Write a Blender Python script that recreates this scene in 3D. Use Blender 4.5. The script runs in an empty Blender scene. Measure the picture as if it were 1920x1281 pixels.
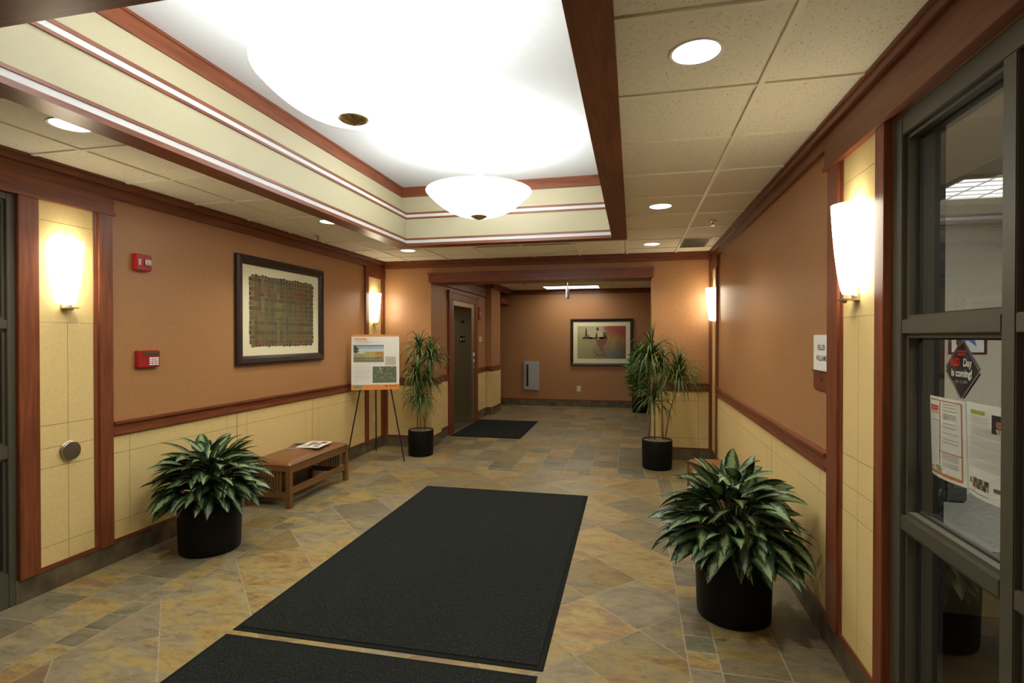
import bpy, bmesh, math, random
from mathutils import Vector, Matrix
PI = math.pi
S = bpy.context.scene
C = S.collection

# ------------------------------------------------------------------ materials
def lin(r, g, b):
    f = lambda c: (c/255/12.92) if c/255 <= .04045 else ((c/255+.055)/1.055)**2.4
    return (f(r), f(g), f(b), 1)

def new_mat(name):
    m = bpy.data.materials.new(name); m.use_nodes = True
    nt = m.node_tree; b = nt.nodes['Principled BSDF']
    return m, nt, b

def N(nt, t, **kw):
    n = nt.nodes.new(t)
    for k, v in kw.items():
        if k in n.inputs.keys(): n.inputs[k].default_value = v
        else: setattr(n, k, v)
    return n

def ramp(nt, stops):
    r = nt.nodes.new('ShaderNodeValToRGB'); e = r.color_ramp.elements
    while len(e) < len(stops): e.new(.5)
    for k, (p, c) in zip(e, stops):
        k.position = p; k.color = c if len(c) == 4 else (*c, 1)
    return r

def plain(name, col, rough=.5, metal=0., noise=0., nscale=40., bump=0., spec=.5, coat=0.):
    """solid colour with a little procedural variation and bump"""
    m, nt, b = new_mat(name)
    b.inputs['Roughness'].default_value = rough; b.inputs['Metallic'].default_value = metal
    b.inputs['Specular IOR Level'].default_value = spec; b.inputs['Coat Weight'].default_value = coat
    tc = N(nt, 'ShaderNodeTexCoord')
    nz = N(nt, 'ShaderNodeTexNoise', Scale=nscale, Detail=4.0)
    nt.links.new(tc.outputs['Object'], nz.inputs['Vector'])
    k = max(noise, .02)
    rp = ramp(nt, [(.25, tuple(c*(1-k) for c in col[:3])), (.75, tuple(min(1, c*(1+k)) for c in col[:3]))])
    nt.links.new(nz.outputs['Fac'], rp.inputs['Fac']); nt.links.new(rp.outputs['Color'], b.inputs['Base Color'])
    if bump:
        bp = N(nt, 'ShaderNodeBump', Strength=bump, Distance=.002)
        nt.links.new(nz.outputs['Fac'], bp.inputs['Height']); nt.links.new(bp.outputs['Normal'], b.inputs['Normal'])
    return m

def glow(name, col, strength):
    m, nt, b = new_mat(name)
    b.inputs['Base Color'].default_value = (.8, .8, .78, 1)
    b.inputs['Emission Color'].default_value = (*col[:3], 1)
    b.inputs['Emission Strength'].default_value = strength
    b.inputs['Roughness'].default_value = .3
    return m

def wood(name, axis, c0, c1, rough=.36):
    m, nt, b = new_mat(name)
    b.inputs['Roughness'].default_value = rough
    b.inputs['Specular IOR Level'].default_value = .4
    tc = N(nt, 'ShaderNodeTexCoord'); mp = N(nt, 'ShaderNodeMapping')
    s = [28, 28, 28]; s['xyz'.index(axis)] = 2.0
    mp.inputs['Scale'].default_value = s
    nt.links.new(tc.outputs['Object'], mp.inputs['Vector'])
    nz = N(nt, 'ShaderNodeTexNoise', Scale=1.3, Detail=6.0, Distortion=.8)
    nt.links.new(mp.outputs['Vector'], nz.inputs['Vector'])
    rp = ramp(nt, [(.3, c0), (.7, c1)])
    nt.links.new(nz.outputs['Fac'], rp.inputs['Fac']); nt.links.new(rp.outputs['Color'], b.inputs['Base Color'])
    return m

def attr_mat(name, rough=.6, layer='tint', noise=.15, nscale=60):
    m, nt, b = new_mat(name)
    b.inputs['Roughness'].default_value = rough
    a = N(nt, 'ShaderNodeVertexColor', layer_name=layer)
    tc = N(nt, 'ShaderNodeTexCoord'); nz = N(nt, 'ShaderNodeTexNoise', Scale=nscale, Detail=3.0)
    nt.links.new(tc.outputs['Object'], nz.inputs['Vector'])
    rp = ramp(nt, [(.3, (1-noise,)*3), (.7, (1, 1, 1))])
    nt.links.new(nz.outputs['Fac'], rp.inputs['Fac'])
    mx = N(nt, 'ShaderNodeMix', data_type='RGBA', blend_type='MULTIPLY')
    mx.inputs[0].default_value = 1
    nt.links.new(a.outputs['Color'], mx.inputs[6]); nt.links.new(rp.outputs['Color'], mx.inputs[7])
    nt.links.new(mx.outputs[2], b.inputs['Base Color'])
    return m

WC0, WC1 = (.135, .037, .0145), (.25, .072, .027)
M = {}
M['wood_x'] = wood('cherry wood grain across', 'x', WC0, WC1)
M['wood_y'] = wood('cherry wood grain along', 'y', WC0, WC1)
M['wood_z'] = wood('cherry wood grain upright', 'z', WC0, WC1)
M['oak_x'] = wood('bench oak across', 'x', (.145, .066, .020), (.22, .104, .034), .35)
M['oak_y'] = wood('bench oak along', 'y', (.145, .066, .020), (.22, .104, .034), .35)
M['oak_z'] = wood('bench oak upright', 'z', (.145, .066, .020), (.22, .104, .034), .35)
M['wall'] = plain('terracotta wall covering', (.405, .200, .080), rough=.42, noise=.22, nscale=120, bump=.35, spec=.5)
M['cream_tile'] = plain('cream yellow wall panel', (.73, .55, .235), rough=.5, noise=.07, nscale=70, spec=.35)
M['groove'] = plain('panel groove', (.20, .145, .075), rough=.8)
M['coffer_cream'] = plain('cream coffer paint', (.46, .415, .265), rough=.6)
M['coffer_white'] = plain('white coffer ceiling paint', (.80, .85, .88), rough=.8)
M['strip'] = plain('white cove strip', (.62, .61, .60), .6)
M['tbar'] = plain('ceiling grid bar', (.90, .85, .68), rough=.5)
M['stone_base'] = plain('slate baseboard', (.120, .095, .054), rough=.45, noise=.55, nscale=7, bump=.2)
M['grout'] = plain('grout', (.36, .305, .19), rough=.8, noise=.2)
M['black_pot'] = plain('black plastic pot', (.005, .005, .005), rough=.45, spec=.18)
M['soil'] = plain('bark mulch', (.24, .16, .085), rough=.95, noise=.6, nscale=60, bump=1)
M['bronze'] = plain('dark bronze aluminium', (.085, .078, .053), rough=.45, metal=.2)
M['bronze_dark'] = plain('black gasket', (.012, .012, .011), rough=.5)
M['black_metal'] = plain('black steel', (.012, .011, .010), rough=.4)
M['frame_dark'] = plain('dark brown frame', (.026, .015, .010), rough=.35, noise=.4, nscale=30)
M['mat_board'] = plain('cream mat board', (.76, .70, .46), rough=.8)
M['paper'] = plain('white paper', (.80, .78, .70), rough=.7)
M['paper_cool'] = plain('cool white paper', (.74, .74, .70), rough=.7)
M['ink'] = plain('dark ink', (.02, .02, .02), rough=.6)
M['ink_grey'] = plain('grey print', (.36, .36, .34), rough=.7)
M['ink_light'] = plain('pale grey print', (.56, .55, .50), rough=.7)
M['orange'] = plain('orange print', (.75, .27, .045), rough=.6)
M['rust_print'] = plain('rust orange print', (.62, .17, .05), rough=.6)
M['green_print'] = plain('green print', (.18, .32, .17), rough=.6)
M['lime_print'] = plain('lime print', (.30, .40, .04), rough=.6)
M['red'] = plain('red plastic', (.34, .012, .012), rough=.35)
M['red_print'] = plain('red print', (.85, .025, .02), rough=.5)
M['white_plastic'] = plain('white plastic', (.72, .68, .52), rough=.4)
M['white_print'] = plain('white print', (.85, .85, .82), rough=.5)
M['steel'] = plain('brushed steel', (.42, .39, .32), rough=.32, metal=1, noise=.06, nscale=90)
M['steel_dark'] = plain('dark brushed steel', (.45, .41, .30), rough=.32, metal=1, noise=.1, nscale=60)
M['nickel'] = plain('brushed nickel', (.60, .52, .36), rough=.3, metal=1)
M['brass'] = plain('antique brass', (.52, .42, .22), rough=.45, metal=1, noise=.6, nscale=50)
M['grey_enamel'] = plain('grey enamel', (.42, .43, .43), rough=.35)
M['grey_vent'] = plain('grey louvre', (.155, .15, .10), rough=.5)
M['lens'] = plain('clear lens', (.75, .75, .72), rough=.1, metal=.6)
M['leather'] = plain('brown leather', (.215, .094, .034), rough=.36, noise=.1, nscale=200, bump=.12)
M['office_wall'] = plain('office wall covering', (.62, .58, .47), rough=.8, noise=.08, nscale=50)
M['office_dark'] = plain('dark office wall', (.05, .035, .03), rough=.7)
M['office_carpet'] = plain('office carpet', (.10, .085, .065), rough=1, noise=.5, nscale=150)
M['desk_top'] = plain('grey desk top', (.115, .115, .10), rough=.5)
M['desk_panel'] = plain('beige desk panel', (.34, .29, .17), rough=.6)
M['tinted'] = plain('dark void', (.02, .02, .02), rough=.9)
M['shade'] = glow('glowing sconce glass', (1, .92, .72), 18.0)
M['bowl'] = glow('glowing pendant glass', (1, .985, .95), 8.0)
M['lamp_lens'] = glow('downlight lens', (1, .97, .90), 5.0)
M['office_troffer'] = glow('office troffer diffuser', (.96, .97, 1), 1.6)
M['added_office_glow'] = glow('added office light diffuser', (1, .97, .90), 55)  # strong glow of the added, unseen office fixture
M['troffer'] = glow('troffer diffuser', (1, .95, .86), 9)
M['indicator'] = plain('grey display', (.05, .06, .025), .3)
M['sky_print'] = plain('sky print', (.42, .55, .66), rough=.7, noise=.25, nscale=14)
M['brown_print'] = plain('building print', (.50, .36, .12), rough=.7, noise=.3, nscale=40)
M['tree_print'] = plain('tree print', (.10, .14, .05), rough=.8, noise=.8, nscale=60)
M['blue_print'] = plain('blue star print', (.13, .19, .50), rough=.6)
M['skin_print'] = plain('skin print', (.42, .2, .11), rough=.6)

def glass_mat():
    m, nt, b = new_mat('window glass')
    out = nt.nodes['Material Output']
    t = N(nt, 'ShaderNodeBsdfTransparent'); t.inputs[0].default_value = (.86, .87, .83, 1)
    g = N(nt, 'ShaderNodeBsdfGlossy', Roughness=.0); g.inputs[0].default_value = (1, 1, 1, 1)
    lw = N(nt, 'ShaderNodeLayerWeight', Blend=.5); pw = N(nt, 'ShaderNodeMath', operation='POWER'); pw.inputs[1].default_value = 4
    fr = N(nt, 'ShaderNodeMath', operation='MULTIPLY_ADD'); fr.inputs[1].default_value = .9; fr.inputs[2].default_value = .06; mx = N(nt, 'ShaderNodeMixShader')
    nt.links.new(lw.outputs['Facing'], pw.inputs[0]); nt.links.new(pw.outputs[0], fr.inputs[0])
    nt.links.new(fr.outputs[0], mx.inputs[0]); nt.links.new(t.outputs[0], mx.inputs[1]); nt.links.new(g.outputs[0], mx.inputs[2])
    nt.links.new(mx.outputs[0], out.inputs[0]); nt.nodes.remove(b)
    return m
M['glass'] = glass_mat()

def tile_ceiling_mat():
    m, nt, b = new_mat('fissured ceiling tile')
    b.inputs['Roughness'].default_value = .9; b.inputs['Specular IOR Level'].default_value = .15
    tc = N(nt, 'ShaderNodeTexCoord'); mp = N(nt, 'ShaderNodeMapping'); mp.inputs['Scale'].default_value = (1, .7, 1)
    nt.links.new(tc.outputs['Object'], mp.inputs['Vector'])
    v = N(nt, 'ShaderNodeTexNoise', Scale=120.0, Detail=2.0, Distortion=.6); nt.links.new(mp.outputs['Vector'], v.inputs['Vector'])
    rp = ramp(nt, [(.30, (.57, .52, .41)), (.38, (.87, .83, .69)), (.8, (.91, .87, .73))])
    nt.links.new(v.outputs['Fac'], rp.inputs['Fac']); nt.links.new(rp.outputs['Color'], b.inputs['Base Color'])
    bp = N(nt, 'ShaderNodeBump', Strength=.25, Distance=.003)
    nt.links.new(v.outputs['Fac'], bp.inputs['Height']); nt.links.new(bp.outputs['Normal'], b.inputs['Normal'])
    return m
M['ceil_tile'] = tile_ceiling_mat()

def slate_mat():
    m, nt, b = new_mat('slate floor tile')
    a = N(nt, 'ShaderNodeVertexColor', layer_name='tint'); sp = N(nt, 'ShaderNodeSeparateColor')
    nt.links.new(a.outputs['Color'], sp.inputs[0])
    tc = N(nt, 'ShaderNodeTexCoord')
    off = N(nt, 'ShaderNodeVectorMath', operation='SCALE'); off.inputs['Scale'].default_value = 40
    nt.links.new(a.outputs['Color'], off.inputs[0])
    ad = N(nt, 'ShaderNodeVectorMath', operation='ADD')
    nt.links.new(tc.outputs['Object'], ad.inputs[0]); nt.links.new(off.outputs[0], ad.inputs[1])
    mp = N(nt, 'ShaderNodeMapping'); mp.inputs['Scale'].default_value = (1.0, 2.1, 1); mp.inputs['Rotation'].default_value = (0, 0, .5)
    nt.links.new(ad.outputs[0], mp.inputs['Vector'])
    n1 = N(nt, 'ShaderNodeTexNoise', Scale=2.6, Detail=10.0, Roughness=.72, Distortion=.7); nt.links.new(mp.outputs[0], n1.inputs['Vector'])
    n2 = N(nt, 'ShaderNodeTexNoise', Scale=8.0, Detail=10.0, Roughness=.78, Distortion=.25); nt.links.new(mp.outputs[0], n2.inputs['Vector'])
    # fac = rand*.62 + (noise-.5)*1.1 + .19
    f1 = N(nt, 'ShaderNodeMath', operation='MULTIPLY_ADD'); f1.inputs[1].default_value = 1.7; f1.inputs[2].default_value = -.66
    nt.links.new(n1.outputs['Fac'], f1.inputs[0])
    f2 = N(nt, 'ShaderNodeMath', operation='MULTIPLY_ADD'); f2.inputs[1].default_value = .60
    nt.links.new(sp.outputs[0], f2.inputs[0]); nt.links.new(f1.outputs[0], f2.inputs[2])
    rp = ramp(nt, [(0.0, (.130, .135, .082)), (.18, (.185, .172, .105)), (.33, (.25, .218, .135)), (.45, (.235, .192, .125)), (.57, (.30, .245, .12)),
                   (.70, (.345, .25, .085)), (.83, (.28, .175, .075)), (1, (.20, .15, .11))])
    nt.links.new(f2.outputs[0], rp.inputs['Fac'])
    rp2 = ramp(nt, [(.30, (.34, .29, .22)), (.43, (.80, .76, .68)), (.52, (1, 1, 1)), (.72, (1.18, 1.15, 1.05))])
    nt.links.new(n2.outputs['Fac'], rp2.inputs['Fac'])
    mx = N(nt, 'ShaderNodeMix', data_type='RGBA', blend_type='MULTIPLY'); mx.inputs[0].default_value = .85
    nt.links.new(rp.outputs['Color'], mx.inputs[6]); nt.links.new(rp2.outputs['Color'], mx.inputs[7])
    br = N(nt, 'ShaderNodeMath', operation='MULTIPLY_ADD'); br.inputs[1].default_value = .42; br.inputs[2].default_value = .70
    nt.links.new(sp.outputs[2], br.inputs[0])
    sc = N(nt, 'ShaderNodeVectorMath', operation='SCALE')
    nt.links.new(mx.outputs[2], sc.inputs[0]); nt.links.new(br.outputs[0], sc.inputs['Scale'])
    nt.links.new(sc.outputs[0], b.inputs['Base Color'])
    rr = N(nt, 'ShaderNodeMath', operation='MULTIPLY_ADD'); rr.inputs[1].default_value = .3; rr.inputs[2].default_value = .30
    nt.links.new(n2.outputs['Fac'], rr.inputs[0]); nt.links.new(rr.outputs[0], b.inputs['Roughness'])
    bp = N(nt, 'ShaderNodeBump', Strength=.3, Distance=.004)
    nt.links.new(n1.outputs['Fac'], bp.inputs['Height']); nt.links.new(bp.outputs['Normal'], b.inputs['Normal'])
    b.inputs['Specular IOR Level'].default_value = .4
    return m
M['slate'] = slate_mat()

def carpet_mat():
    m, nt, b = new_mat('ribbed charcoal carpet')
    b.inputs['Roughness'].default_value = 1; b.inputs['Specular IOR Level'].default_value = .1
    tc = N(nt, 'ShaderNodeTexCoord')
    mp = N(nt, 'ShaderNodeMapping'); mp.inputs['Scale'].default_value = (170, 60, 1)
    nt.links.new(tc.outputs['Object'], mp.inputs['Vector'])
    nz = N(nt, 'ShaderNodeTexNoise', Scale=1.0, Detail=3.0, Distortion=.4); nt.links.new(mp.outputs[0], nz.inputs['Vector'])
    rp = ramp(nt, [(.35, (.012, .0135, .0125)), (.55, (.019, .021, .019)), (.74, (.055, .057, .049))])
    nt.links.new(nz.outputs['Fac'], rp.inputs['Fac']); nt.links.new(rp.outputs['Color'], b.inputs['Base Color'])
    wv = N(nt, 'ShaderNodeTexWave', Scale=38.0, Distortion=2.0); nt.links.new(tc.outputs['Object'], wv.inputs['Vector'])
    bp = N(nt, 'ShaderNodeBump', Strength=.35, Distance=.004)
    nt.links.new(wv.outputs['Fac'], bp.inputs['Height']); nt.links.new(bp.outputs['Normal'], b.inputs['Normal'])
    return m
M['carpet'] = carpet_mat()
M['rubber'] = plain('black rubber edge', (.010, .012, .010), rough=.9, spec=.15)

def leaf_mat(name, dark, mid, pale, var):
    m, nt, b = new_mat(name)
    b.inputs['Roughness'].default_value = .42; b.inputs['Specular IOR Level'].default_value = .35
    uv = N(nt, 'ShaderNodeUVMap', uv_map='leaf'); sp = N(nt, 'ShaderNodeSeparateXYZ'); nt.links.new(uv.outputs[0], sp.inputs[0])
    # distance from midrib 0..1
    s1 = N(nt, 'ShaderNodeMath', operation='SUBTRACT'); s1.inputs[1].default_value = .5; nt.links.new(sp.outputs[0], s1.inputs[0])
    s2 = N(nt, 'ShaderNodeMath', operation='ABSOLUTE'); nt.links.new(s1.outputs[0], s2.inputs[0])
    tc = N(nt, 'ShaderNodeTexCoord'); nz = N(nt, 'ShaderNodeTexNoise', Scale=48.0, Detail=3.0, Distortion=1.0)
    nt.links.new(tc.outputs['Object'], nz.inputs['Vector'])
    ma = N(nt, 'ShaderNodeMath', operation='MULTIPLY_ADD'); ma.inputs[1].default_value = .55; ma.inputs[2].default_value = -.275
    nt.links.new(nz.outputs['Fac'], ma.inputs[0])
    ad = N(nt, 'ShaderNodeMath', operation='ADD'); nt.links.new(s2.outputs[0], ad.inputs[0]); nt.links.new(ma.outputs[0], ad.inputs[1])
    rp = ramp(nt, [(.04, pale), (.15+.07*var, pale), (.25+.07*var, mid), (.36+.05*var, dark)])
    nt.links.new(ad.outputs[0], rp.inputs['Fac'])
    a = N(nt, 'ShaderNodeVertexColor', layer_name='tint')
    mx = N(nt, 'ShaderNodeMix', data_type='RGBA', blend_type='MULTIPLY'); mx.inputs[0].default_value = 1
    nt.links.new(rp.outputs['Color'], mx.inputs[6]); nt.links.new(a.outputs['Color'], mx.inputs[7])
    nt.links.new(mx.outputs[2], b.inputs['Base Color'])
    return m
M['agl'] = leaf_mat('variegated leaf', (.010, .036, .012), (.024, .075, .024), (.22, .29, .135), .5)
M['drac'] = leaf_mat('narrow green leaf', (.032, .075, .016), (.055, .105, .024), (.12, .175, .045), .1)
M['broad'] = leaf_mat('broad green leaf', (.05, .20, .03), (.08, .28, .045), (.14, .38, .08), .2)
M['cane'] = plain('pale cane bark', (.22, .17, .085), rough=.8, noise=.3, nscale=60)
M['weave'] = attr_mat('woven painted paper', .8, noise=.35, nscale=120)
M['print'] = attr_mat('printed colours', .7, noise=.25, nscale=80)

def painting_mat():
    m, nt, b = new_mat('abstract landscape painting')
    b.inputs['Roughness'].default_value = .6
    tc = N(nt, 'ShaderNodeTexCoord')
    nz = N(nt, 'ShaderNodeTexNoise', Scale=5.0, Detail=7.0, Distortion=1.2); nt.links.new(tc.outputs['Object'], nz.inputs['Vector'])
    off = N(nt, 'ShaderNodeVectorMath', operation='MULTIPLY_ADD'); off.inputs[1].default_value = (.45, .45, .45)
    sb = N(nt, 'ShaderNodeVectorMath', operation='SUBTRACT'); sb.inputs[1].default_value = (.5, .5, .5)
    nt.links.new(nz.outputs['Color'], sb.inputs[0]); nt.links.new(sb.outputs[0], off.inputs[0]); nt.links.new(tc.outputs['Object'], off.inputs[2])
    sp = N(nt, 'ShaderNodeSeparateXYZ'); nt.links.new(off.outputs[0], sp.inputs[0])
    def scaled(sock, lo, hi):
        m_ = N(nt, 'ShaderNodeMapRange'); m_.inputs[1].default_value = lo; m_.inputs[2].default_value = hi
        nt.links.new(sock, m_.inputs[0]); return m_.outputs[0]
    u = scaled(sp.outputs[1], -.545, .545); v = scaled(sp.outputs[2], .165, .91)
    top = ramp(nt, [(.0, (.42, .40, .19)), (.4, (.50, .46, .28)), (.55, (.40, .30, .22)), (.62, (.36, .10, .06)), (1, (.27, .045, .028))])
    midr = ramp(nt, [(.0, (.36, .34, .13)), (.4, (.36, .30, .15)), (.55, (.28, .15, .09)), (.72, (.36, .24, .07)), (1, (.20, .10, .03))])
    bot = ramp(nt, [(.0, (.34, .31, .13)), (.35, (.28, .27, .13)), (.55, (.20, .19, .12)), (.75, (.15, .17, .15)), (1, (.10, .085, .04))])
    for r_ in (top, midr, bot): nt.links.new(u, r_.inputs['Fac'])
    f1 = ramp(nt, [(.15, (0, 0, 0)), (.5, (1, 1, 1))]); f2 = ramp(nt, [(.60, (0, 0, 0)), (.85, (1, 1, 1))])
    nt.links.new(v, f1.inputs['Fac']); nt.links.new(v, f2.inputs['Fac'])
    m1 = N(nt, 'ShaderNodeMix', data_type='RGBA'); nt.links.new(f1.outputs['Color'], m1.inputs[0]); nt.links.new(bot.outputs['Color'], m1.inputs[6]); nt.links.new(midr.outputs['Color'], m1.inputs[7])
    m2 = N(nt, 'ShaderNodeMix', data_type='RGBA'); nt.links.new(f2.outputs['Color'], m2.inputs[0]); nt.links.new(m1.outputs[2], m2.inputs[6]); nt.links.new(top.outputs['Color'], m2.inputs[7])
    nt.links.new(m2.outputs[2], b.inputs['Base Color'])
    return m
M['painting'] = painting_mat()

# ------------------------------------------------------------------ mesh helpers
def bm_box(bm, x0, x1, y0, y1, z0, z1, bev=0.):
    vs = [bm.verts.new((x, y, z)) for x in (x0, x1) for y in (y0, y1) for z in (z0, z1)]
    fs = [(0, 1, 3, 2), (4, 6, 7, 5), (0, 4, 5, 1), (2, 3, 7, 6), (0, 2, 6, 4), (1, 5, 7, 3)]
    faces = [bm.faces.new([vs[i] for i in f]) for f in fs]
    if bev:
        es = list({e for f in faces for e in f.edges})
        bmesh.ops.bevel(bm, geom=es, offset=bev, segments=2, affect='EDGES')

def bm_lathe(bm, prof, n=48, cx=0, cy=0, cap=False, a0=0., a1=2*PI):
    full = abs(a1-a0-2*PI) < 1e-6
    m = n if full else n+1
    rings = []
    for r, z in prof:
        rings.append([bm.verts.new((cx+r*math.cos(a0+(a1-a0)*i/n), cy+r*math.sin(a0+(a1-a0)*i/n), z)) for i in range(m)])
    for A, B in zip(rings, rings[1:]):
        for i in range(n):
            j = (i+1) % m
            bm.faces.new((A[i], A[j], B[j], B[i]))
    if cap:
        bm.faces.new(rings[0][::-1]); bm.faces.new(rings[-1])

def bm_tube(bm, pts, r, n=10, r1=None):
    pts = [Vector(p) for p in pts]; rings = []
    for k, p in enumerate(pts):
        d = (pts[min(k+1, len(pts)-1)]-pts[max(k-1, 0)]).normalized()
        u = d.cross(Vector((0, 0, 1)) if abs(d.z) < .95 else Vector((1, 0, 0))).normalized(); w = d.cross(u)
        rr = r if r1 is None else r+(r1-r)*k/(len(pts)-1)
        rings.append([bm.verts.new(p+(u*math.cos(2*PI*i/n)+w*math.sin(2*PI*i/n))*rr) for i in range(n)])
    for A, B in zip(rings, rings[1:]):
        for i in range(n): bm.faces.new((A[i], A[(i+1) % n], B[(i+1) % n], B[i]))
    bm.faces.new(rings[0][::-1]); bm.faces.new(rings[-1])

def link(name, bm, mat, parent=None, loc=(0, 0, 0), smooth=False, kind=None, label=None):
    bmesh.ops.recalc_face_normals(bm, faces=bm.faces)
    me = bpy.data.meshes.new(name); bm.to_mesh(me); bm.free()
    return link_mesh(name, me, mat, parent, loc, smooth, kind, label)

def link_mesh(name, me, mat, parent=None, loc=(0, 0, 0), smooth=False, kind=None, label=None):
    o = bpy.data.objects.new(name, me); C.objects.link(o)
    me.materials.append(mat); o.location = loc
    if smooth:
        for p in me.polygons: p.use_smooth = True
    if parent: o.parent = parent
    if kind: o['kind'] = kind
    if label: o['label'] = label
    return o

def boxes(name, lst, mat, parent=None, loc=(0, 0, 0), bev=0., kind=None, label=None):
    bm = bmesh.new()
    for b in lst: bm_box(bm, *b, bev=bev)
    return link(name, bm, mat, parent, loc, False, kind, label)

def struct(name, lst, mat, bev=0., parent=None):
    return boxes(name, lst, mat, parent=parent, kind='structure', bev=bev)

def thing(name, label, cat, loc=(0, 0, 0), rotz=0., group=None):
    o = bpy.data.objects.new(name, None); C.objects.link(o)
    o.empty_display_size = .1; o.location = loc; o.rotation_euler = (0, 0, rotz)
    o['label'] = label; o['category'] = cat
    if group: o['group'] = group
    return o

def tag(o, label, cat, group=None):
    o['label'] = label; o['category'] = cat
    if group: o['group'] = group
    return o

def dup(root, loc, rotz, label, group=None):
    r = root.copy(); C.objects.link(r); r.location = loc; r.rotation_euler = (0, 0, rotz)
    r['label'] = label
    if group: r['group'] = group
    for ch in list(root.children):
        c = ch.copy(); C.objects.link(c); c.parent = r
        for g in list(ch.children):
            d = g.copy(); C.objects.link(d); d.parent = c
    return r

def text_bm(bm, s, size, place, bold=0., align='CENTER', sx=1.0):
    """letters as a flat mesh; place(x, y) -> 3D point"""
    cu = bpy.data.curves.new('lettering', 'FONT'); cu.body = s; cu.size = size; cu.align_x = align; cu.align_y = 'CENTER'
    cu.offset = bold; cu.resolution_u = 3
    o = bpy.data.objects.new('lettering_tmp', cu); C.objects.link(o)
    dg = bpy.context.evaluated_depsgraph_get(); me = bpy.data.meshes.new_from_object(o.evaluated_get(dg))
    vs = [bm.verts.new(place(v.co.x*sx, v.co.y)) for v in me.vertices]
    for p in me.polygons:
        try: bm.faces.new([vs[i] for i in p.vertices])
        except ValueError: pass
    bpy.data.objects.remove(o); bpy.data.curves.remove(cu); bpy.data.meshes.remove(me)

def patch(bm, surf, u0, u1, v0, v1, off=.001, nu=1, nv=1, col=None):
    """a piece of print lying on surf(u, v, offset)"""
    g = [[bm.verts.new(surf(u0+(u1-u0)*i/nu, v0+(v1-v0)*j/nv, off)) for i in range(nu+1)] for j in range(nv+1)]
    lay = bm.loops.layers.float_color.get('tint')
    for j in range(nv):
        for i in range(nu):
            f = bm.faces.new((g[j][i], g[j][i+1], g[j+1][i+1], g[j+1][i]))
            if col and lay:
                for l in f.loops: l[lay] = (*col, 1)

def poly(bm, surf, pts, off, col=None):
    f = bm.faces.new([bm.verts.new(surf(u, v, off)) for u, v in pts])
    lay = bm.loops.layers.float_color.get('tint')
    if col and lay:
        for l in f.loops: l[lay] = (*col, 1)

def cbm():
    bm = bmesh.new(); bm.loops.layers.float_color.new('tint'); return bm

# ------------------------------------------------------------------ room dimensions (metres)
XL, XR, YB, ZC = -3.593, .998, 7.278, 2.705
YF = -2.4                    # entrance end behind the camera
LX, LY = -2.94, 12.35        # elevator lobby: left wall, far wall
RX = .45                     # elevator lobby: right wall
OX0, OX1, OZ = -2.845, .24, 2.39   # opening in the far wall

# ------------------------------------------------------------------ floor
def clip(polyg, a, b, c):    # keep a*x+b*y<=c
    out = []
    for i in range(len(polyg)):
        p, q = polyg[i], polyg[(i+1) % len(polyg)]
        dp, dq = a*p[0]+b*p[1]-c, a*q[0]+b*q[1]-c
        if dp <= 0: out.append(p)
        if (dp < 0 < dq) or (dq < 0 < dp):
            t = dp/(dp-dq); out.append((p[0]+(q[0]-p[0])*t, p[1]+(q[1]-p[1])*t))
    return out

def build_floor():
    rnd = random.Random(4)
    bm = cbm(); lay = bm.loops.layers.float_color['tint']
    g = .0038
    def emit(pl, rect, lo, hi):
        x0, x1, y0, y1 = rect
        for a, b, c in ((-1, 0, -(x0+g)), (1, 0, x1-g), (0, -1, -(y0+g)), (0, 1, y1-g)):
            pl = clip(pl, a, b, c)
            if len(pl) < 3: return
        area = abs(sum(pl[i][0]*pl[(i+1) % len(pl)][1]-pl[(i+1) % len(pl)][0]*pl[i][1] for i in range(len(pl))))/2
        if area < 2e-4: return
        vs = [bm.verts.new((x, y, 0)) for x, y in pl]
        f = bm.faces.new(vs)
        t = (lo+(hi-lo)*rnd.random(), rnd.random(), rnd.random(), 1)
        for l in f.loops: l[lay] = t
    sq = lambda x0, x1, y0, y1: [(x0+g, y0+g), (x1-g, y0+g), (x1-g, y1-g), (x0+g, y1-g)]
    def grid(xs, ys, rect, lo, hi):
        for a, b in zip(xs, xs[1:]):
            for c, d in zip(ys, ys[1:]): emit(sq(a, b, c, d), rect, lo, hi)
    rng = lambda a, b, s: [a+s*i for i in range(int((b-a)/s)+2)]
    T = .3125
    yend = 6.2
    # side courses
    for a, b, sh in ((-3.905, -3.58, .0), (-3.58, -3.264, .0), (-3.264, -2.955, -.005)):
        grid([a, b], rng(-2.69+.01+sh-T*2, yend+.01, T), (a, b, YF, yend), 0, .9)
    grid([-2.955, -2.808], rng(-2.5, yend, .156), (-2.955, -2.808, YF, yend), 0, 1)
    grid([.268, .418], rng(-2.5, yend, .1485), (.268, .418, YF, yend), 0, 1)
    for a, b in ((.418, .73), (.73, 1.042)):
        grid([a, b], rng(-2.62, yend, T), (a, b, YF, yend), .1, .9)
    # diagonal field
    D = .3125
    for i in range(-40, 40):
        for j in range(-40, 40):
            if (i+j) % 2: continue
            cx, cy = -.28+D*i, 3.298+D+D*j
            h = D-g*1.4
            emit([(cx+h, cy), (cx, cy+h), (cx-h, cy), (cx, cy-h)], (-2.808, .268, YF, yend), .38, .95)
    # small cross course and square field beyond
    grid(rng(-3.905, 1.1, .156), [yend, yend+.15], (-3.905, 1.042, yend, yend+.15), .1, 1)
    grid([-.805+T*k for k in range(-10, 7)], rng(yend+.15, LY, T), (-3.9, 1.05, yend+.15, LY+.02), .0, 1.0)
    o = link('floor', bm, M['slate'], kind='structure')
    struct('floor_grout', [(-5.2, 1.05, YF, LY+.1, -.06, -.0012)], M['grout'], parent=o)
build_floor()

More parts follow.
